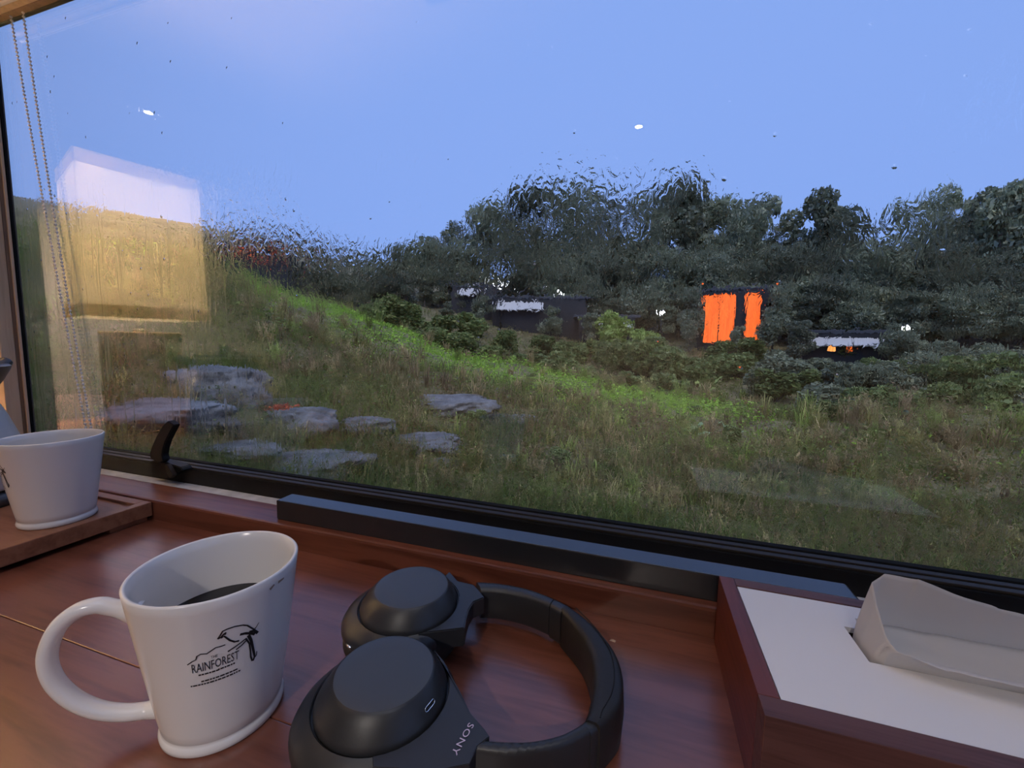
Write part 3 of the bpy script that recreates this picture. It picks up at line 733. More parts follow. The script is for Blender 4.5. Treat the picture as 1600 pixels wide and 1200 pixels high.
# ------------------------------------------------------------------ BLIND CHAIN
M_BEAD = pmat('white_plastic_beads', (.92, .90, .86), rough=.35)
ch_ = tag(empty('bead_chain', (-.94, .442, .60)), 'white beaded blind chain hanging in a loop along the left window jamb', 'blind chain')
def strand(p0, p1, sag):
    A, B = on_y(*p0, .442), on_y(*p1, .442); n = int((A-B).length/.0062)
    bmv = bmesh.new()
    for k in range(n+1):
        t_ = k/n; p = A.lerp(B, t_); p.x += sag*math.sin(math.pi*t_)
        bmesh.ops.create_icosphere(bmv, subdivisions=1, radius=.0022, matrix=Matrix.Translation(p))
    me = bpy.data.meshes.new('bead_strand'); bmv.to_mesh(me); bmv.free()
    o = link('bead_strand', me, M_BEAD, ch_, smooth=True); o.location = (.94, -.442, -.60); o['kind'] = 'stuff'
    cord = sweep('cord', [A.lerp(B, k/20)+Vector((sag*math.sin(math.pi*k/20), 0, 0)) for k in range(21)], circ(.0006, 5), M_BEAD, ch_); cord.location = (.94, -.442, -.60)
strand((16, 20), (138, 690), -.004); strand((36, 20), (146, 690), -.006)

# ================================================================== OUTSIDE
GC = {}
colx = [-400, 0, 200, 330, 420, 560, 700, 900, 1150, 1300, 1600, 2600]
crest_y = [330, 360, 385, 402, 447, 500, 548, 598, 642, 652, 655, 655]
crest_r = [17, 17, 16.5, 16, 15, 14, 13, 12, 11, 11, 11, 11]
back_y = [300, 330, 350, 370, 400, 455, 495, 528, 548, 556, 560, 560]     # ground seen at r = 24
near_z = [-.45, -.55, -.70, -.80, -.90, -1.0, -1.1, -1.2, -1.3, -1.35, -1.4, -1.4]
AZ = np.array([azim(x) for x in colx])
ZC = np.array([at_r(x, y, r).z for x, y, r in zip(colx, crest_y, crest_r)])
ZB = np.array([at_r(x, y, 24).z for x, y in zip(colx, back_y)])
RCv = np.array(crest_r, float); NZ = np.array(near_z)
_ng = rng.random((64, 64))
def vnoise(x, y):
    xi, yi = np.floor(x).astype(int), np.floor(y).astype(int); fx, fy = x-xi, y-yi
    fx, fy = fx*fx*(3-2*fx), fy*fy*(3-2*fy); g = lambda a, b_: _ng[a % 64, b_ % 64]
    return (g(xi, yi)*(1-fx)+g(xi+1, yi)*fx)*(1-fy)+(g(xi, yi+1)*(1-fx)+g(xi+1, yi+1)*fx)*fy-.5
def terrain(x, y):
    x = np.asarray(x, float); y = np.asarray(y, float)
    a = np.arctan2(x, np.maximum(y, .05)); r = np.hypot(x, y)
    zn, zc, zb, rc = (np.interp(a, AZ, q) for q in (NZ, ZC, ZB, RCv))
    k = np.clip((r-3)/(rc-3), 0, 1); k = k*.75+.25*k*k*(3-2*k)
    z1 = zn+(zc-zn)*k
    dip = np.minimum(zc-.55, zb); kd = np.clip((r-rc)/4, 0, 1); kd = kd*kd*(3-2*kd)
    ru = rc+4; kb = np.clip((r-ru)/(24-ru), 0, 1)
    z2 = zc+(dip-zc)*kd+(zb-dip)*kb+np.maximum(0, r-24)*.22
    z = np.where(r < rc, z1, z2)
    amp = np.clip((r-2)/6, .25, 1)
    return z+amp*(.22*vnoise(x*.55+7, y*.55)+.10*vnoise(x*1.6, y*1.6+3)+.04*vnoise(x*4.5, y*4.5))
def ground_hit(x, y, lift=0):
    d = ray(x, y); k = 2.0
    while k < 80:
        p = CAM+d*k
        if p.z < float(terrain(p.x, p.y))+lift: return p
        k += .03
    return CAM+d*25
# ground sheet
na, nr = 260, 190
aa = np.radians(np.linspace(-86, 80, na)); rr = .62+ (np.linspace(0, 1, nr)**2.2)*70
A_, R_ = np.meshgrid(aa, rr, indexing='ij'); X, Y = R_*np.sin(A_), R_*np.cos(A_)
Y = np.maximum(Y, .53)
Zt = terrain(X, Y)
V = np.stack([X, Y, Zt], -1).reshape(-1, 3)
i, j = np.meshgrid(np.arange(na-1), np.arange(nr-1), indexing='ij'); q = (i*nr+j).ravel()
Fq = np.stack([q, q+nr, q+nr+1, q+1], 1)
M_SOIL = pmat('soil_and_litter', (.20, .165, .08), rough=.9, noise=(1.8, .45), bump=(9, .06))
gr = link('ground', fast_mesh('ground', V, Fq), M_SOIL, None, smooth=True); gr['kind'] = 'structure'
tag(gr, 'sloping hillside ground outside the window', None)

# where the bright green spur of grass runs, and the drier ground below it
def green_w(x, y):
    a = np.arctan2(x, y); r = np.hypot(x, y); rc = np.interp(a, AZ, RCv)
    on = np.exp(-((r-(rc-1.4))/2.3)**2)
    az = np.interp(a, [azim(330), azim(430), azim(560), azim(1000), azim(1150), azim(1250)], [.15, .7, 1.2, 1.2, .8, 0.05])
    return np.clip(on*az*(1+.9*vnoise(x*.9+11, y*.9)), 0, 1)
def scatter(n, r0, r1, a0=-74, a1=46, power=1.0):
    a = np.radians(rng.uniform(a0, a1, n)); u = rng.random(n)
    r = r0*(r1/r0)**u if power == 1.0 else r0+(r1-r0)*u
    return r*np.sin(a), r*np.cos(a), r
PAL = np.array([(.20, .235, .055), (.165, .20, .05), (.27, .235, .08), (.30, .22, .10), (.23, .16, .08), (.13, .165, .05)])
GRN = np.array([(.33, .50, .06), (.28, .44, .05), (.38, .52, .09), (.24, .37, .06)])
def ground_colors(x, y, n):
    g = green_w(x, y); dry = np.clip(.5+1.3*vnoise(x*.5+31, y*.5+5), 0, 1)
    w_idx = np.where(rng.random(n) < dry*.75, rng.integers(2, 5, n), rng.choice([0, 1, 5], n))
    c = PAL[w_idx]; c2 = GRN[rng.integers(0, 4, n)]
    pick = (rng.random(n) < g)[:, None]
    return np.where(pick, c2*1.3, c*1.12)*rng.uniform(.6, 1.35, (n, 1))
M_GRASS = foliage('grass_blades', transl=.35)
# rocks first so that grass keeps off them
rock_spec = [  # px centre, width, height in px, label
    (352, 590, 128, 78, 'large pale flat-topped boulder below the lampshade reflection'),
    (255, 640, 180, 58, 'broad low grey rock left of the black window handle'),
    (470, 652, 110, 66, 'grey boulder with orange twigs on its top'),
    (568, 662, 92, 44, 'dull rounded rock right of the boulder with orange twigs'),
    (706, 627, 132, 38, 'long pale rock slab under the green grass spur'),
    (812, 654, 54, 26, 'small pale stone at the right end of the long slab'),
    (662, 690, 116, 38, 'flat bluish rock in the grass left of the middle of the slope'),
    (482, 722, 170, 46, 'wide smooth rock close to the glass right of the handle'),
    (796, 716, 38, 24, 'small round stone in the grass by itself below the slab'),
    (372, 700, 110, 30, 'low mossy rock just right of the window handle tip'),
    (690, 722, 46, 24, 'small grey stone just below the flat bluish rock'),
]
rock_disc = []
mt, t, b, o = nt('wet_grey_rock')
tc = N(t, 'ShaderNodeTexCoord'); nz = N(t, 'ShaderNodeTexNoise'); nz.inputs['Scale'].default_value = 5; nz.inputs['Detail'].default_value = 9; nz.inputs['Roughness'].default_value = .7
cr = N(t, 'ShaderNodeValToRGB'); e = cr.color_ramp.elements; e[0].position = .32; e[0].color = (.05, .046, .038, 1); e[1].position = .62; e[1].color = (.27, .25, .225, 1)
t.links.new(tc.outputs['Object'], nz.inputs['Vector']); t.links.new(nz.outputs['Fac'], cr.inputs['Fac']); t.links.new(cr.outputs['Color'], b.inputs['Base Color'])
b.inputs['Roughness'].default_value = .5
bp = N(t, 'ShaderNodeBump'); bp.inputs['Distance'].default_value = .05; t.links.new(nz.outputs['Fac'], bp.inputs['Height']); t.links.new(bp.outputs['Normal'], b.inputs['Normal'])
M_ROCK = mt
for k, (x, y, w_, h_, lab) in enumerate(rock_spec):
    p = ground_hit(x, y+h_*.25); d = (p-CAM).length; dep = (p-CAM).dot(_f)
    mp = dep/F; rx = w_*mp/2*1.08; rz = h_*mp*.62; ry = rx*.75
    bm = bmesh.new(); bmesh.ops.create_icosphere(bm, subdivisions=5, radius=1)
    for vv in bm.verts:
        q = vv.co.copy(); s = Vector((k*7.3, k*3.1, 0))
        n1 = mnoise.noise(q*1.2+s)*.42+abs(mnoise.noise(q*2.6+s))*.26-.08+mnoise.noise(q*6+s)*.08+mnoise.noise(q*15+s)*.03
        q = q*(1+n1)
        if q.z > .55: q.z = .55+(q.z-.55)*.35
        vv.co = (q.x*rx, q.y*ry, q.z*rz)
    me = bpy.data.meshes.new('boulder'); bm.to_mesh(me); bm.free()
    o = link('boulder', me, M_ROCK, None, smooth=True)
    gz = float(terrain(p.x, p.y)); o.location = (p.x, p.y, gz+.02*rz); o.rotation_euler = (0, 0, YAW+random.uniform(-.3, .3))
    tag(o, lab, 'rock', 'boulders on the slope'); rock_disc.append((p.x, p.y, max(rx, ry)*.62))
def off_rocks(x, y):
    ok = np.ones(len(x), bool)
    for cx, cy, r in rock_disc: ok &= np.hypot(x-cx, y-cy) > r
    return ok
# grass blades
def make_blades(n, r0, r1, hmin, hmax, wid, lean):
    x, y, r = scatter(n, r0, r1); ok = (y > 1.15) & off_rocks(x, y); x, y, r = x[ok], y[ok], r[ok]; n = len(x)
    z = terrain(x, y)-.02; cl = np.clip(.75+1.1*vnoise(x*1.3+3, y*1.3+40), .25, 1.5)
    g = green_w(x, y)
    hgt = rng.uniform(hmin, hmax, n)*cl*(1-.35*g); th = rng.uniform(0, 2*np.pi, n); ln = rng.uniform(.15, lean, n)*hgt
    dx, dy = np.cos(th)*ln, np.sin(th)*ln; ph = rng.uniform(0, np.pi, n); wv = wid*np.clip(r/6, .7, 2.5)*rng.uniform(.6, 1.3, n)
    wx, wy = np.cos(ph)*wv, np.sin(ph)*wv
    b0 = np.stack([x-wx, y-wy, z], 1); b1 = np.stack([x+wx, y+wy, z], 1)
    m0 = np.stack([x+dx*.35-wx*.7, y+dy*.35-wy*.7, z+hgt*.6], 1); m1 = np.stack([x+dx*.35+wx*.7, y+dy*.35+wy*.7, z+hgt*.6], 1)
    tp = np.stack([x+dx, y+dy, z+hgt*.95], 1)
    V = np.stack([b0, b1, m0, m1, tp], 1).reshape(-1, 3); q = np.arange(n)*5
    Ft = np.concatenate([np.stack([q, q+1, q+3], 1), np.stack([q, q+3, q+2], 1), np.stack([q+2, q+3, q+4], 1)])
    c = np.repeat(ground_colors(x, y, n), 5, 0)
    return V, Ft, c
V, Ft, c = make_blades(150000, 2.0, 24, .10, .40, .0048, .9)
tag(link('grass', fast_mesh('grass', V, Ft, c), M_GRASS), 'mixed green and straw-coloured grass covering the slope', 'grass', kind='stuff')
# straw-coloured tussocks: blades fanning out of clump centres
nc = 2600; cx_, cy_, cr_ = scatter(nc, 2.3, 17); ok = (cy_ > .9) & off_rocks(cx_, cy_); cx_, cy_, cr_ = cx_[ok], cy_[ok], cr_[ok]; nc = len(cx_)
dens = np.clip(.45+1.5*vnoise(cx_*.6+20, cy_*.6+2), 0, 1)*np.clip(1-1.3*green_w(cx_, cy_), 0, 1); az_ = np.arctan2(cx_, cy_)
dens *= np.interp(az_, [azim(300), azim(700), azim(1100)], [.45, .7, 1.0]); keep = rng.random(nc) < dens+.08
cx_, cy_, cr_ = cx_[keep], cy_[keep], cr_[keep]; nc = len(cx_); nb = 36
hh_ = rng.uniform(.16, .42, nc)*np.clip(cr_/6, .75, 1.7); hue = PAL[rng.choice([0, 2, 2, 3, 3, 4], nc)]*rng.uniform(1.0, 2.1, (nc, 1))
x = np.repeat(cx_, nb)+rng.normal(size=nc*nb)*.05; y = np.repeat(cy_, nb)+rng.normal(size=nc*nb)*.05; r = np.repeat(cr_, nb); n = nc*nb
z = terrain(x, y)-.02; hgt = np.repeat(hh_, nb)*rng.uniform(.55, 1.15, n); th = rng.uniform(0, 2*np.pi, n); out = hgt*rng.uniform(.1, .85, n)
dx, dy = np.cos(th)*out, np.sin(th)*out; wv = .0035*np.clip(r/4.5, .8, 2.8)*rng.uniform(.6, 1.3, n); wx, wy = -np.sin(th)*wv, np.cos(th)*wv
lay = [np.stack([x+dx*k_+sg*wx*w_, y+dy*k_+sg*wy*w_, z+hgt*h_], 1) for k_, h_, w_ in ((0, 0, 1), (.25, .5, .9), (.6, .85, .6)) for sg in (-1, 1)]
lay.append(np.stack([x+dx, y+dy, z+hgt*rng.uniform(.75, 1.0, n)], 1))
V = np.stack(lay, 1).reshape(-1, 3); q = np.arange(n)*7
Ft = np.concatenate([np.stack([q+a, q+b_, q+c_], 1) for a, b_, c_ in ((0, 1, 3), (0, 3, 2), (2, 3, 5), (2, 5, 4), (4, 5, 6))])
tag(link('tussock_grass', fast_mesh('tussock_grass', V, Ft, np.repeat(np.repeat(hue, nb, 0)*rng.uniform(.6, 1.3, (n, 1)), 7, 0)), M_GRASS), 'tall straw-coloured tussocks arching over the near slope', 'grass', kind='stuff')
# low broad weeds: leaf quads
def leaf_quads(P, size, cols, flat=.5, aspect=.55):
    n = len(P); d1 = rng.normal(size=(n, 3)); d1[:, 2] *= flat; d1 /= np.linalg.norm(d1, axis=1)[:, None]
    d2 = np.cross(d1, rng.normal(size=(n, 3))); d2 /= np.linalg.norm(d2, axis=1)[:, None]
    s = (size*rng.uniform(.6, 1.3, n))[:, None]
    V = np.stack([P-d1*s, P+d2*s*aspect, P+d1*s, P-d2*s*aspect], 1).reshape(-1, 3); q = np.arange(n)*4
    return V, np.stack([q, q+1, q+2, q+3], 1), np.repeat(cols, 4, 0)
n = 110000
x, y, r = scatter(n, 2.2, 27); ok = (y > .8) & off_rocks(x, y); x, y, r = x[ok], y[ok], r[ok]; n = len(x)
cl = np.clip(.35+1.6*vnoise(x*1.1+50, y*1.1+9), 0, 1)
P = np.stack([x, y, terrain(x, y)+rng.uniform(.02, .30, n)*cl*np.clip(r/6, .6, 1.4)], 1)
V, Fq, c = leaf_quads(P, .016*np.clip(r/5, .7, 2.6), ground_colors(x, y, n))
tag(link('low_weeds', fast_mesh('low_weeds', V, Fq, c), M_GRASS), 'low leafy weeds growing all through the grass', 'weeds', kind='stuff')

# ---- shrubs and trees: a few leaf-cloud variants shared by copies
def blob_cloud(blobs, n, size, pal, shell=.72, flat=.6):
    vol = np.array([b_[3]*b_[4]*b_[5] for b_ in blobs])**.67; ids = rng.choice(len(blobs), n, p=vol/vol.sum())
    B = np.array(blobs)[ids]; d = rng.normal(size=(n, 3)); d /= np.linalg.norm(d, axis=1)[:, None]
    k = shell+(1-shell)*rng.random(n); k *= np.where(rng.random(n) < .2, rng.uniform(.3, 1, n), 1)*rng.uniform(.9, 1.12, n)
    P = B[:, :3]+d*B[:, 3:6]*k[:, None]
    cols = 1.35*pal[rng.integers(0, len(pal), n)]*rng.uniform(.6, 1.35, (n, 1))
    return leaf_quads(P, np.full(n, size), cols, flat)
TREEPAL = np.array([(.215, .225, .135), (.185, .20, .12), (.25, .25, .145), (.155, .17, .11)])  # greyed and lightened: distance haze is put into the leaf colour
BUSHPAL = np.array([(.20, .235, .07), (.165, .20, .065), (.24, .25, .09), (.14, .17, .06)])
LIMEPAL = np.array([(.34, .42, .10), (.28, .36, .08), (.40, .46, .13)])
DRYPAL = np.array([(.30, .21, .11), (.25, .20, .10), (.34, .27, .15), (.20, .19, .09)])
M_LEAF = foliage('tree_leaves', rough=.38, spec=.6, transl=.3, obj_rand=.34)
M_BUSH = foliage('shrub_leaves', transl=.3, obj_rand=.15)
M_BARK = pmat('dark_bark', (.10, .08, .06), rough=.9)
def tree_variant(k):
    R = np.random.default_rng(100+k); blobs = []
    for _ in range(15):
        t_ = R.random(); a = R.uniform(0, 6.283); rad_ = (1-.55*t_)*R.uniform(.12, .38)
        s = R.uniform(.13, .22)*(1-.25*t_)
        blobs.append((rad_*math.cos(a), rad_*math.sin(a), .28+.60*t_, s*1.15, s*1.15, s*.75))
    blobs.append((R.uniform(-.12, .12), R.uniform(-.12, .12), .90, .15, .15, .09))
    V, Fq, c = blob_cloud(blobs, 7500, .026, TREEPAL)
    crown = fast_mesh('crown', V, Fq, c)
    bmv = bmesh.new()
    def limb(p, q, r0, r1):
        p, q = Vector(p), Vector(q); d = q-p
        bmesh.ops.create_cone(bmv, cap_ends=True, segments=7, radius1=r0, radius2=r1, depth=d.length, matrix=Matrix.Translation((p+q)/2) @ d.to_track_quat('Z', 'Y').to_matrix().to_4x4())
    limb((0, 0, -.06), (.02, .01, .45), .028, .018)
    for b_ in blobs[:9]: limb((.015, .008, R.uniform(.25, .45)), b_[:3], .011, .004)
    trunk = bpy.data.meshes.new('trunk'); bmv.to_mesh(trunk); bmv.free()
    crown.materials.append(M_LEAF); trunk.materials.append(M_BARK); return crown, trunk
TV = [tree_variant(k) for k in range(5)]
def plant(name, x, y, z, w_, h_, meshes, label, cat, group, rz=None):
    root = empty(name, (x, y, z), random.uniform(0, 6.28) if rz is None else rz); root.scale = (w_, w_, h_)
    for nm, me in meshes:
        o = bpy.data.objects.new(nm, me); col.objects.link(o); o.parent = root
    tag(root, label, cat, group); return root
def tree_at(px_, top_y, r, wpx, k, label, group):
    p = at_r(px_, top_y, r); gz = float(terrain(p.x, p.y)); h_ = (p.z-gz)/.97
    dep = max(1, (p-CAM).dot(_f)); w_ = min(wpx*dep/F/.86, 1.0*h_)
    return plant('tree', p.x, p.y, gz-.05, w_, h_, [('crown', TV[k][0]), ('trunk', TV[k][1])], label, 'tree', group)
SKY = [(765, 318, 30, 110), (832, 293, 31, 125), (900, 283, 30, 130), (955, 300, 32, 110), (1010, 306, 30, 100), (1058, 281, 31, 115),
       (1122, 312, 32, 110), (1182, 309, 30, 115), (1238, 330, 31, 95), (1292, 297, 30, 120), (1340, 345, 32, 80), (1385, 400, 31, 80),
       (1425, 312, 29, 95), (1478, 290, 30, 110), (1535, 298, 29, 105), (1590, 286, 28, 120), (1660, 282, 28, 130), (1745, 286, 28, 140)]
ORD = 'first second third fourth fifth sixth seventh eighth ninth tenth eleventh twelfth thirteenth fourteenth fifteenth sixteenth seventeenth eighteenth nineteenth twentieth'.split()
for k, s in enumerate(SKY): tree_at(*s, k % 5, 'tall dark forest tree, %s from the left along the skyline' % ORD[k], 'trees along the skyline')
RIDGE = [(352, 358, 26, 60), (402, 352, 27, 66), (452, 360, 28, 60), (505, 372, 30, 56), (548, 392, 31, 44), (585, 392, 32, 50), (622, 388, 32, 60), (668, 368, 31, 70), (712, 346, 31, 80),
         (250, 352, 25, 90), (140, 345, 25, 100), (30, 335, 25, 110)]
RIDGE.sort()
for k, s in enumerate(RIDGE): tree_at(*s, (k+2) % 5, 'smaller tree, %s from the left on the far left ridge' % ORD[k], 'trees on the left ridge')
RIDGE2 = [(325+k*34+random.uniform(-8, 8), [372, 385, 392, 398, 402, 408, 415, 420, 425, 428][k]+random.uniform(-6, 6), 21.5, random.uniform(52, 70)) for k in range(10)]
for k, s in enumerate(RIDGE2): tree_at(*s, (k*3) % 5, 'low tree, %s from the left in the row behind the grassy ridge' % ORD[k], 'low trees behind the left ridge')
MID = []
for k in range(40):
    MID.append((600+k*29+random.uniform(-12, 12), random.uniform(372, 430), 27.2+random.uniform(-.6, .8), random.uniform(85, 125)))
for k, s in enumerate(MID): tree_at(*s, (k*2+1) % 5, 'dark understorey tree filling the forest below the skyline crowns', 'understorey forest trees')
LOW = []
for k in range(44):
    LOW.append((640+k*25+random.uniform(-14, 14), random.uniform(438, 480), 25.6+random.uniform(-.3, .5), random.uniform(75, 110)))
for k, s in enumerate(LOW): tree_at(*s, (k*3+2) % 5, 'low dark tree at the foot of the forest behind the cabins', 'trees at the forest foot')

def bush_variant(k, pal, n=2600, size=.05):
    R = np.random.default_rng(300+k); blobs = []
    for _ in range(9):
        a = R.uniform(0, 6.283); rad_ = R.uniform(.05, .34); s = R.uniform(.15, .26)
        blobs.append((rad_*math.cos(a), rad_*math.sin(a), R.uniform(.25, .72), s, s, s*.9))
    V, Fq, c = blob_cloud(blobs, n, size, pal); me = fast_mesh('foliage', V, Fq, c); me.materials.append(M_BUSH)
    bmv = bmesh.new()
    for b_ in blobs[:6]:
        p, q_ = Vector((0, 0, -.05)), Vector(b_[:3]); d = q_-p
        bmesh.ops.create_cone(bmv, cap_ends=True, segments=6, radius1=.016, radius2=.006, depth=d.length, matrix=Matrix.Translation((p+q_)/2) @ d.to_track_quat('Z', 'Y').to_matrix().to_4x4())
    st_ = bpy.data.meshes.new('stems'); bmv.to_mesh(st_); bmv.free(); st_.materials.append(M_BARK); return me, st_
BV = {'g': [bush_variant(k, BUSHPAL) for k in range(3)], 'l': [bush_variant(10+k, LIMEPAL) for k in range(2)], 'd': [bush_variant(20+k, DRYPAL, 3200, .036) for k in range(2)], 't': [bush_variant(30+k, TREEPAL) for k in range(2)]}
def bush_at(px_, top_y, r, wpx, kind, label, group=None, name='shrub'):
    p = at_r(px_, top_y, r); gz = float(terrain(p.x, p.y)); h_ = max(.25, (p.z-gz)/.93)
    dep = max(1, (p-CAM).dot(_f)); w_ = min(wpx*dep/F/.95, 1.35*h_); vs_ = BV[kind]; me, st_ = vs_[random.randrange(len(vs_))]
    return plant(name, p.x, p.y, gz-.02, w_, h_, [('foliage', me), ('stems', st_)], label, 'shrub', group)
VAL = 'olive-green shrub in the hollow between the grass spur and the cabins'
for s in ((690, 488, 19, 70), (735, 500, 19.5, 80), (790, 512, 19, 80), (845, 520, 18.5, 80), (700, 520, 17, 80), (765, 535, 16.5, 90), (830, 548, 16, 90),
          (885, 545, 17, 80), (1010, 525, 18, 80), (1055, 540, 17, 70), (910, 568, 15, 90), (985, 575, 14.5, 90), (1050, 578, 14, 90), (600, 455, 20, 60), (640, 470, 20, 70), (575, 470, 18, 50)):
    bush_at(*s, 'g', VAL, 'shrubs in the hollow')
bush_at(965, 478, 20.5, 80, 'l', 'pale green flat-topped shrub between the cabins and the orange windows')
bush_at(1000, 510, 19.5, 60, 'l', 'pale green shrub just below the flat-topped one')
RGT = 'dark green shrub below the cabins on the right'
for s in ((1250, 552, 18, 90), (1320, 556, 17.5, 100), (1390, 560, 17, 90), (1450, 556, 17.5, 100), (1520, 548, 17, 110), (1590, 540, 17, 120), (1680, 540, 17, 140), (1215, 575, 16, 90), (1290, 590, 14.5, 100), (1370, 595, 14, 110), (1460, 590, 14, 120), (1560, 580, 14, 140), (1680, 580, 14, 160),
          (1150, 545, 19, 60), (1125, 528, 20.5, 46)):
    bush_at(*s, 't' if random.random() < .55 else 'g', RGT, 'shrubs on the right')
for k in range(60):
    x_ = 600+k*18+random.uniform(-9, 9); rr_ = random.uniform(16.5, 22)
    a_ = azim(x_); gz_ = float(terrain(rr_*math.sin(a_), rr_*math.cos(a_)))
    y_ = 600-F*(Vector((rr_*math.sin(a_), rr_*math.cos(a_), gz_+random.uniform(.7, 1.5)))-CAM).dot(CU)/(Vector((rr_*math.sin(a_), rr_*math.cos(a_), gz_+1))-CAM).dot(_f)
    bush_at(x_, y_, rr_, random.uniform(40, 75), 't' if x_ > 1180 and random.random() < .7 else 'g', RGT if x_ > 1180 else VAL, 'shrubs on the right' if x_ > 1180 else 'shrubs in the hollow')
LOWG = sorted(((1075, 655, 7.8, 60), (1145, 662, 7.5, 55), (900, 690, 6.2, 90), (960, 735, 5, 100), (840, 690, 6.2, 70), (1300, 620, 10.5, 80), (740, 655, 7.2, 70), (870, 760, 4.6, 100), (610, 640, 6.6, 60), (740, 700, 5.6, 70), (540, 560, 9.5, 70), (490, 540, 10.5, 70), (830, 590, 10.5, 60), (1090, 640, 9.5, 60)))
for k, s in enumerate(LOWG):
    bush_at(*s, 'g', 'small leafy green bush in the near grass, %s from the left' % ORD[k], 'small bushes in the grass')
ot = bush_at(440, 613, float(math.hypot(*rock_disc[2][:2]))+.15, 70, 'd', 'orange-brown leafy twigs on top of a grey boulder', None, 'orange_twigs')
mo = foliage('orange_leaves', transl=.2)
R_ = np.random.default_rng(5); P = R_.normal(size=(140, 3))*np.array([.22, .16, .07])+np.array([0, 0, .45])
V, Fq, c = leaf_quads(P, np.full(140, .07), np.array([(.75, .16, .04)])*R_.uniform(.6, 1.2, (140, 1))); lm = fast_mesh('leaves', V, Fq, c); lm.materials.append(mo)
for ch2 in ot.children:
    if ch2.name.startswith('foliage'): ch2.data = lm; ch2.name = 'leaves'
# broad-leaved plant
def broad_plant(px_, base_y, hpx, label, n=8, cols=((.40, .46, .14), (.30, .38, .12))):
    g = ground_hit(px_, base_y); dep = (g-CAM).dot(_f); h_ = hpx*dep/F
    root = empty('broad_leaved_plant', g); tag(root, label, 'plant')
    mt_ = pmat('broad_leaf_'+str(len(MATS)), cols[0], rough=.35)
    for k in range(n):
        a = 2*math.pi*k/n+random.uniform(-.3, .3); L_ = h_*random.uniform(.75, 1.05); tilt = random.uniform(.35, .95); v, f = [], []; m_ = 9
        for i_ in range(m_+1):
            t_ = i_/m_; wv = L_*.15*math.sin(math.pi*min(1, .08+t_*.92))**.8*(1 if i_ < m_ else 0)
            rr_ = L_*math.sin(tilt)*t_*(1+.25*t_); zz = L_*math.cos(tilt)*t_-L_*.35*t_*t_*math.sin(tilt)
            c_ = Vector((math.cos(a)*rr_, math.sin(a)*rr_, max(.0, zz)+.12*L_)); sd = Vector((-math.sin(a), math.cos(a), 0))
            v += [c_-sd*wv+Vector((0, 0, wv*.25)), c_, c_+sd*wv+Vector((0, 0, wv*.25))]
        for i_ in range(m_): b_ = i_*3; f += [(b_, b_+1, b_+4, b_+3), (b_+1, b_+2, b_+5, b_+4)]
        link('leaf', pyd('leaf', v, f), mt_, root, smooth=True)
    sweep('stem', [(0, 0, -.05), (0, 0, h_*.3)], circ(h_*.03, 8), M_BARK, root)
broad_plant(1102, 622, 42, 'yellow-green broad-leaved plant standing up below the orange windows', 9)
broad_plant(1080, 690, 34, 'left one of two pale leafy plants in the straw-coloured grass', 9, ((.30, .40, .16), (.2, .3, .1)))
broad_plant(1140, 690, 34, 'right one of two pale leafy plants in the straw-coloured grass', 9, ((.30, .40, .16), (.2, .3, .1)))

# ---- cabins
M_CABW = pmat('dark_cabin_cladding', (.026, .024, .024), rough=.6, noise=(6, .3))
M_ROOF = pmat('dark_metal_roof', (.06, .06, .065), rough=.5)
M_PALE = pmat('pale_grey_panel', (.62, .57, .52), rough=.35)
M_FRAME = pmat('black_window_frame', (.012, .012, .012), rough=.5)
def lit(name, c_, s):
    mt, t, b, o = nt(name); b.inputs['Base Color'].default_value = (.3, .1, .03, 1); b.inputs['Roughness'].default_value = .8
    tc = N(t, 'ShaderNodeTexCoord'); mp = N(t, 'ShaderNodeMapping'); mp.inputs['Scale'].default_value = (14, 14, .6)
    nz = N(t, 'ShaderNodeTexNoise'); nz.inputs['Scale'].default_value = 1.0; nz.inputs['Detail'].default_value = 3
    cr = N(t, 'ShaderNodeValToRGB'); cr.color_ramp.elements[0].position = .3; cr.color_ramp.elements[1].position = .75
    cr.color_ramp.elements[0].color = (c_[0]*.75, c_[1]*.55, c_[2]*.5, 1); cr.color_ramp.elements[1].color = (*c_, 1)
    t.links.new(tc.outputs['Object'], mp.inputs['Vector']); t.links.new(mp.outputs['Vector'], nz.inputs['Vector']); t.links.new(nz.outputs['Fac'], cr.inputs['Fac'])
    t.links.new(cr.outputs['Color'], b.inputs['Emission Color']); b.inputs['Emission Strength'].default_value = s; return mt
M_LIT = lit('lit_orange_curtain', (1.0, .17, .022), 1.25)
M_LITW = lit('lit_warm_window', (1.0, .45, .12), 1.6)
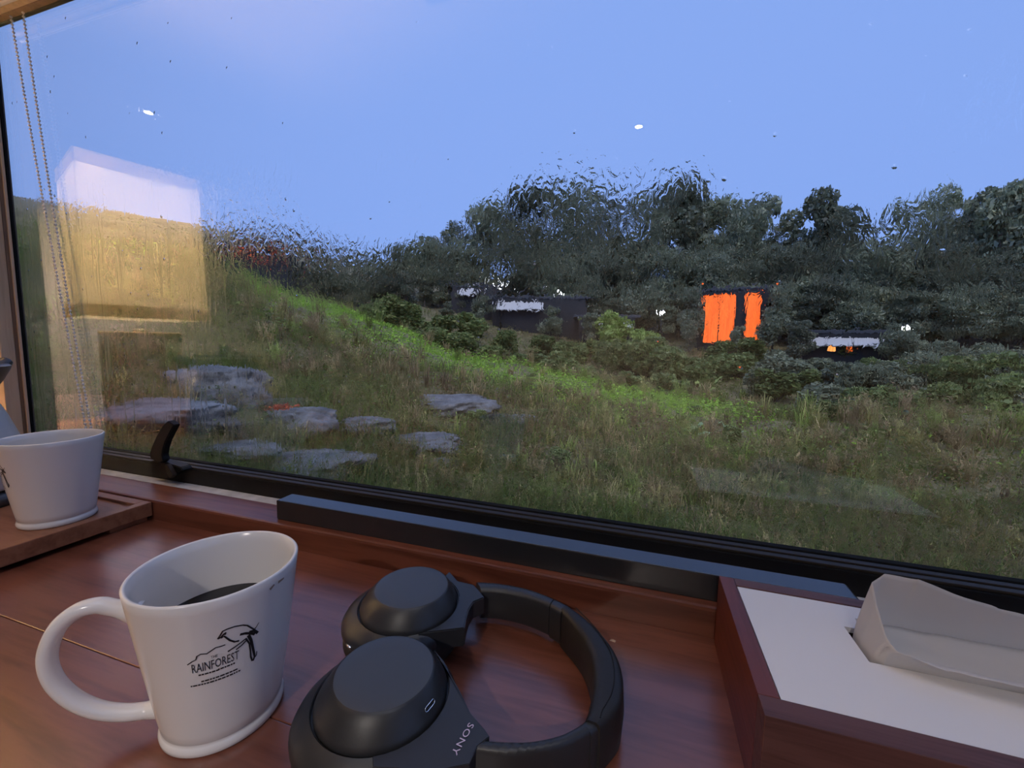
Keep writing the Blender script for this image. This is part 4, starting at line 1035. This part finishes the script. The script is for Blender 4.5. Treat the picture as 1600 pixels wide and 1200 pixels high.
def cabin(px0, px1, ytop, ybot, r, label, panels=(), wins=(), depth=3.0):
    """front face drawn from the photograph's pixels, stood upright at distance r and facing the house"""
    c0 = at_r((px0+px1)/2, ybot, r); a = math.atan2(c0.x, c0.y); dep = (c0-CAM).dot(_f)
    R0 = Vector((math.cos(a), -math.sin(a), 0)); nrm = Vector((math.sin(a), math.cos(a), 0))
    def loc(x, y):
        d = ray(x, y); k = ((c0-CAM).dot(nrm))/d.dot(nrm); p = CAM+d*k; return (p-c0).dot(R0), p.z
    root = empty('cabin', (c0.x, c0.y, 0), -a); tag(root, label, 'cabin')
    xa, zt = loc(px0, ytop); xb, zb_ = loc(px1, ybot); gz = float(terrain(c0.x, c0.y))-.4
    box('walls', (xa, 0, min(gz, zb_)), (xb, depth, zt), M_CABW, root)
    box('roof', (xa-.25, -.04, zt), (xb+.25, depth+.3, zt+.14), M_ROOF, root, bevel=.02)
    for (x0, x1, y0, y1) in panels:
        ua, za = loc(x0, y0); ub, zb2 = loc(x1, y1)
        v = [(ua, -.50, zb2), (ub, -.50, zb2), (ub, -.06, za), (ua, -.06, za)]; v += [(x_, y_+.02, z_-.05) for x_, y_, z_ in v]
        link('panel', pyd('panel', v, [(0, 1, 2, 3), (7, 6, 5, 4), (0, 4, 5, 1), (1, 5, 6, 2), (2, 6, 7, 3), (3, 7, 4, 0)]), M_PALE, root)
    for (x0, x1, y0, y1, nmul, mat_) in wins:
        ua, za = loc(x0, y0); ub, zb2 = loc(x1, y1); fr = .05
        wd = boxes('window', [((ua-fr, -.08, zb2-fr), (ua, 0, za+fr)), ((ub, -.08, zb2-fr), (ub+fr, 0, za+fr)), ((ua, -.08, za), (ub, 0, za+fr)), ((ua, -.08, zb2-fr), (ub, 0, zb2))], M_FRAME, root)
        for k in range(nmul+1):
            x_0 = ua+(ub-ua)*k/(nmul+1); x_1 = ua+(ub-ua)*(k+1)/(nmul+1)
            # a curtain hung in folds behind the frame
            nn = 14; v, f = [], []
            for i_ in range(nn+1):
                xx = x_0+.015+(x_1-x_0-.03)*i_/nn; yy = -.03+.018*math.sin(i_*2.1)
                v += [(xx, yy, zb2), (xx, yy, za)]
            f = [(2*i_, 2*i_+2, 2*i_+3, 2*i_+1) for i_ in range(nn)]
            link('curtain', pyd('curtain', v, f), mat_, wd, smooth=True)
            if k: box('mullion', (x_0-.02, -.07, zb2), (x_0+.02, -.01, za), M_FRAME, wd)
    return root
cabin(1094, 1192, 456, 560, 23, 'dark cabin with two tall orange-lit curtained windows among the trees', wins=((1101, 1146, 461, 536, 1, M_LIT), (1167, 1184, 460, 540, 0, M_LIT)))
cabin(770, 915, 466, 530, 23.5, 'long dark cabin with a pale panel strip beside the left garden lamps', panels=((777, 810, 472, 485), (811, 848, 472, 485)))
cabin(705, 776, 448, 495, 25, 'small dark cabin highest on the hillside left of the long cabin', panels=((720, 745, 453, 463),))
cabin(905, 990, 496, 540, 22.5, 'low dark cabin half hidden behind pale green shrubs', panels=((912, 948, 502, 514), (950, 986, 502, 514)))
cabin(1245, 1400, 521, 575, 21.5, 'low dark cabin on the right with three pale panels and warm lights', panels=((1266, 1291, 528, 540), (1293, 1332, 528, 540), (1334, 1378, 528, 540)), wins=((1293, 1305, 542, 549, 0, M_LITW), (1324, 1331, 541, 551, 0, M_LIT)))
cabin(345, 455, 382, 425, 19.5, 'cabin on the left ridge with a pale roof and small red-orange lights', panels=((395, 452, 383, 387),), wins=((372, 392, 389, 396, 1, M_LIT), (425, 440, 390, 396, 0, M_LIT), (408, 416, 408, 413, 0, M_LIT)), depth=2.5)

for k, s in enumerate(sorted(((1083, 448, 22.2, 46, 1), (1215, 440, 22.2, 60, 3), (1155, 508, 21.5, 30, 2), (1255, 500, 20.6, 50, 0), (1405, 505, 20.6, 60, 4), (755, 462, 22.6, 40, 2), (862, 478, 22.5, 40, 1), (925, 488, 21.6, 44, 0), (700, 470, 23.4, 50, 3)))):
    tree_at(*s, 'young tree close in front of the cabins, %s from the left' % ORD[k], 'young trees by the cabins')
# ---- garden lamps
M_GLOBE = pmat('lit_globe', (.9, .9, .9), emit=(.92, .95, 1), estr=5)
def garden_lamp(px_, y_, r, label):
    p = at_r(px_, y_, r); gz = float(terrain(p.x, p.y))
    root = empty('garden_lamp', (p.x, p.y, gz)); tag(root, label, 'lamp', 'lit garden lamps'); h_ = p.z-gz
    sweep('post', [(0, 0, -.1), (0, 0, h_-.1)], circ(.035, 8), M_FRAME, root)
    lathe('cap', [(0, h_+.14), (.10, h_+.09), (.11, h_+.07), (0, h_+.07)], M_FRAME, root, seg=16)
    lathe('globe', [(0, h_-.1), (.06, h_-.08), (.095, h_), (.06, h_+.06), (0, h_+.08)], M_GLOBE, root, seg=16)
garden_lamp(783, 444, 23.3, 'lit white garden lamp left of the long cabin roof')
garden_lamp(876, 460, 22.8, 'lit white garden lamp above the right end of the long cabin')
garden_lamp(1034, 489, 22, 'lit white garden lamp just left of the orange windows')
garden_lamp(1416, 513, 20.8, 'lit white garden lamp right of the low right-hand cabin')
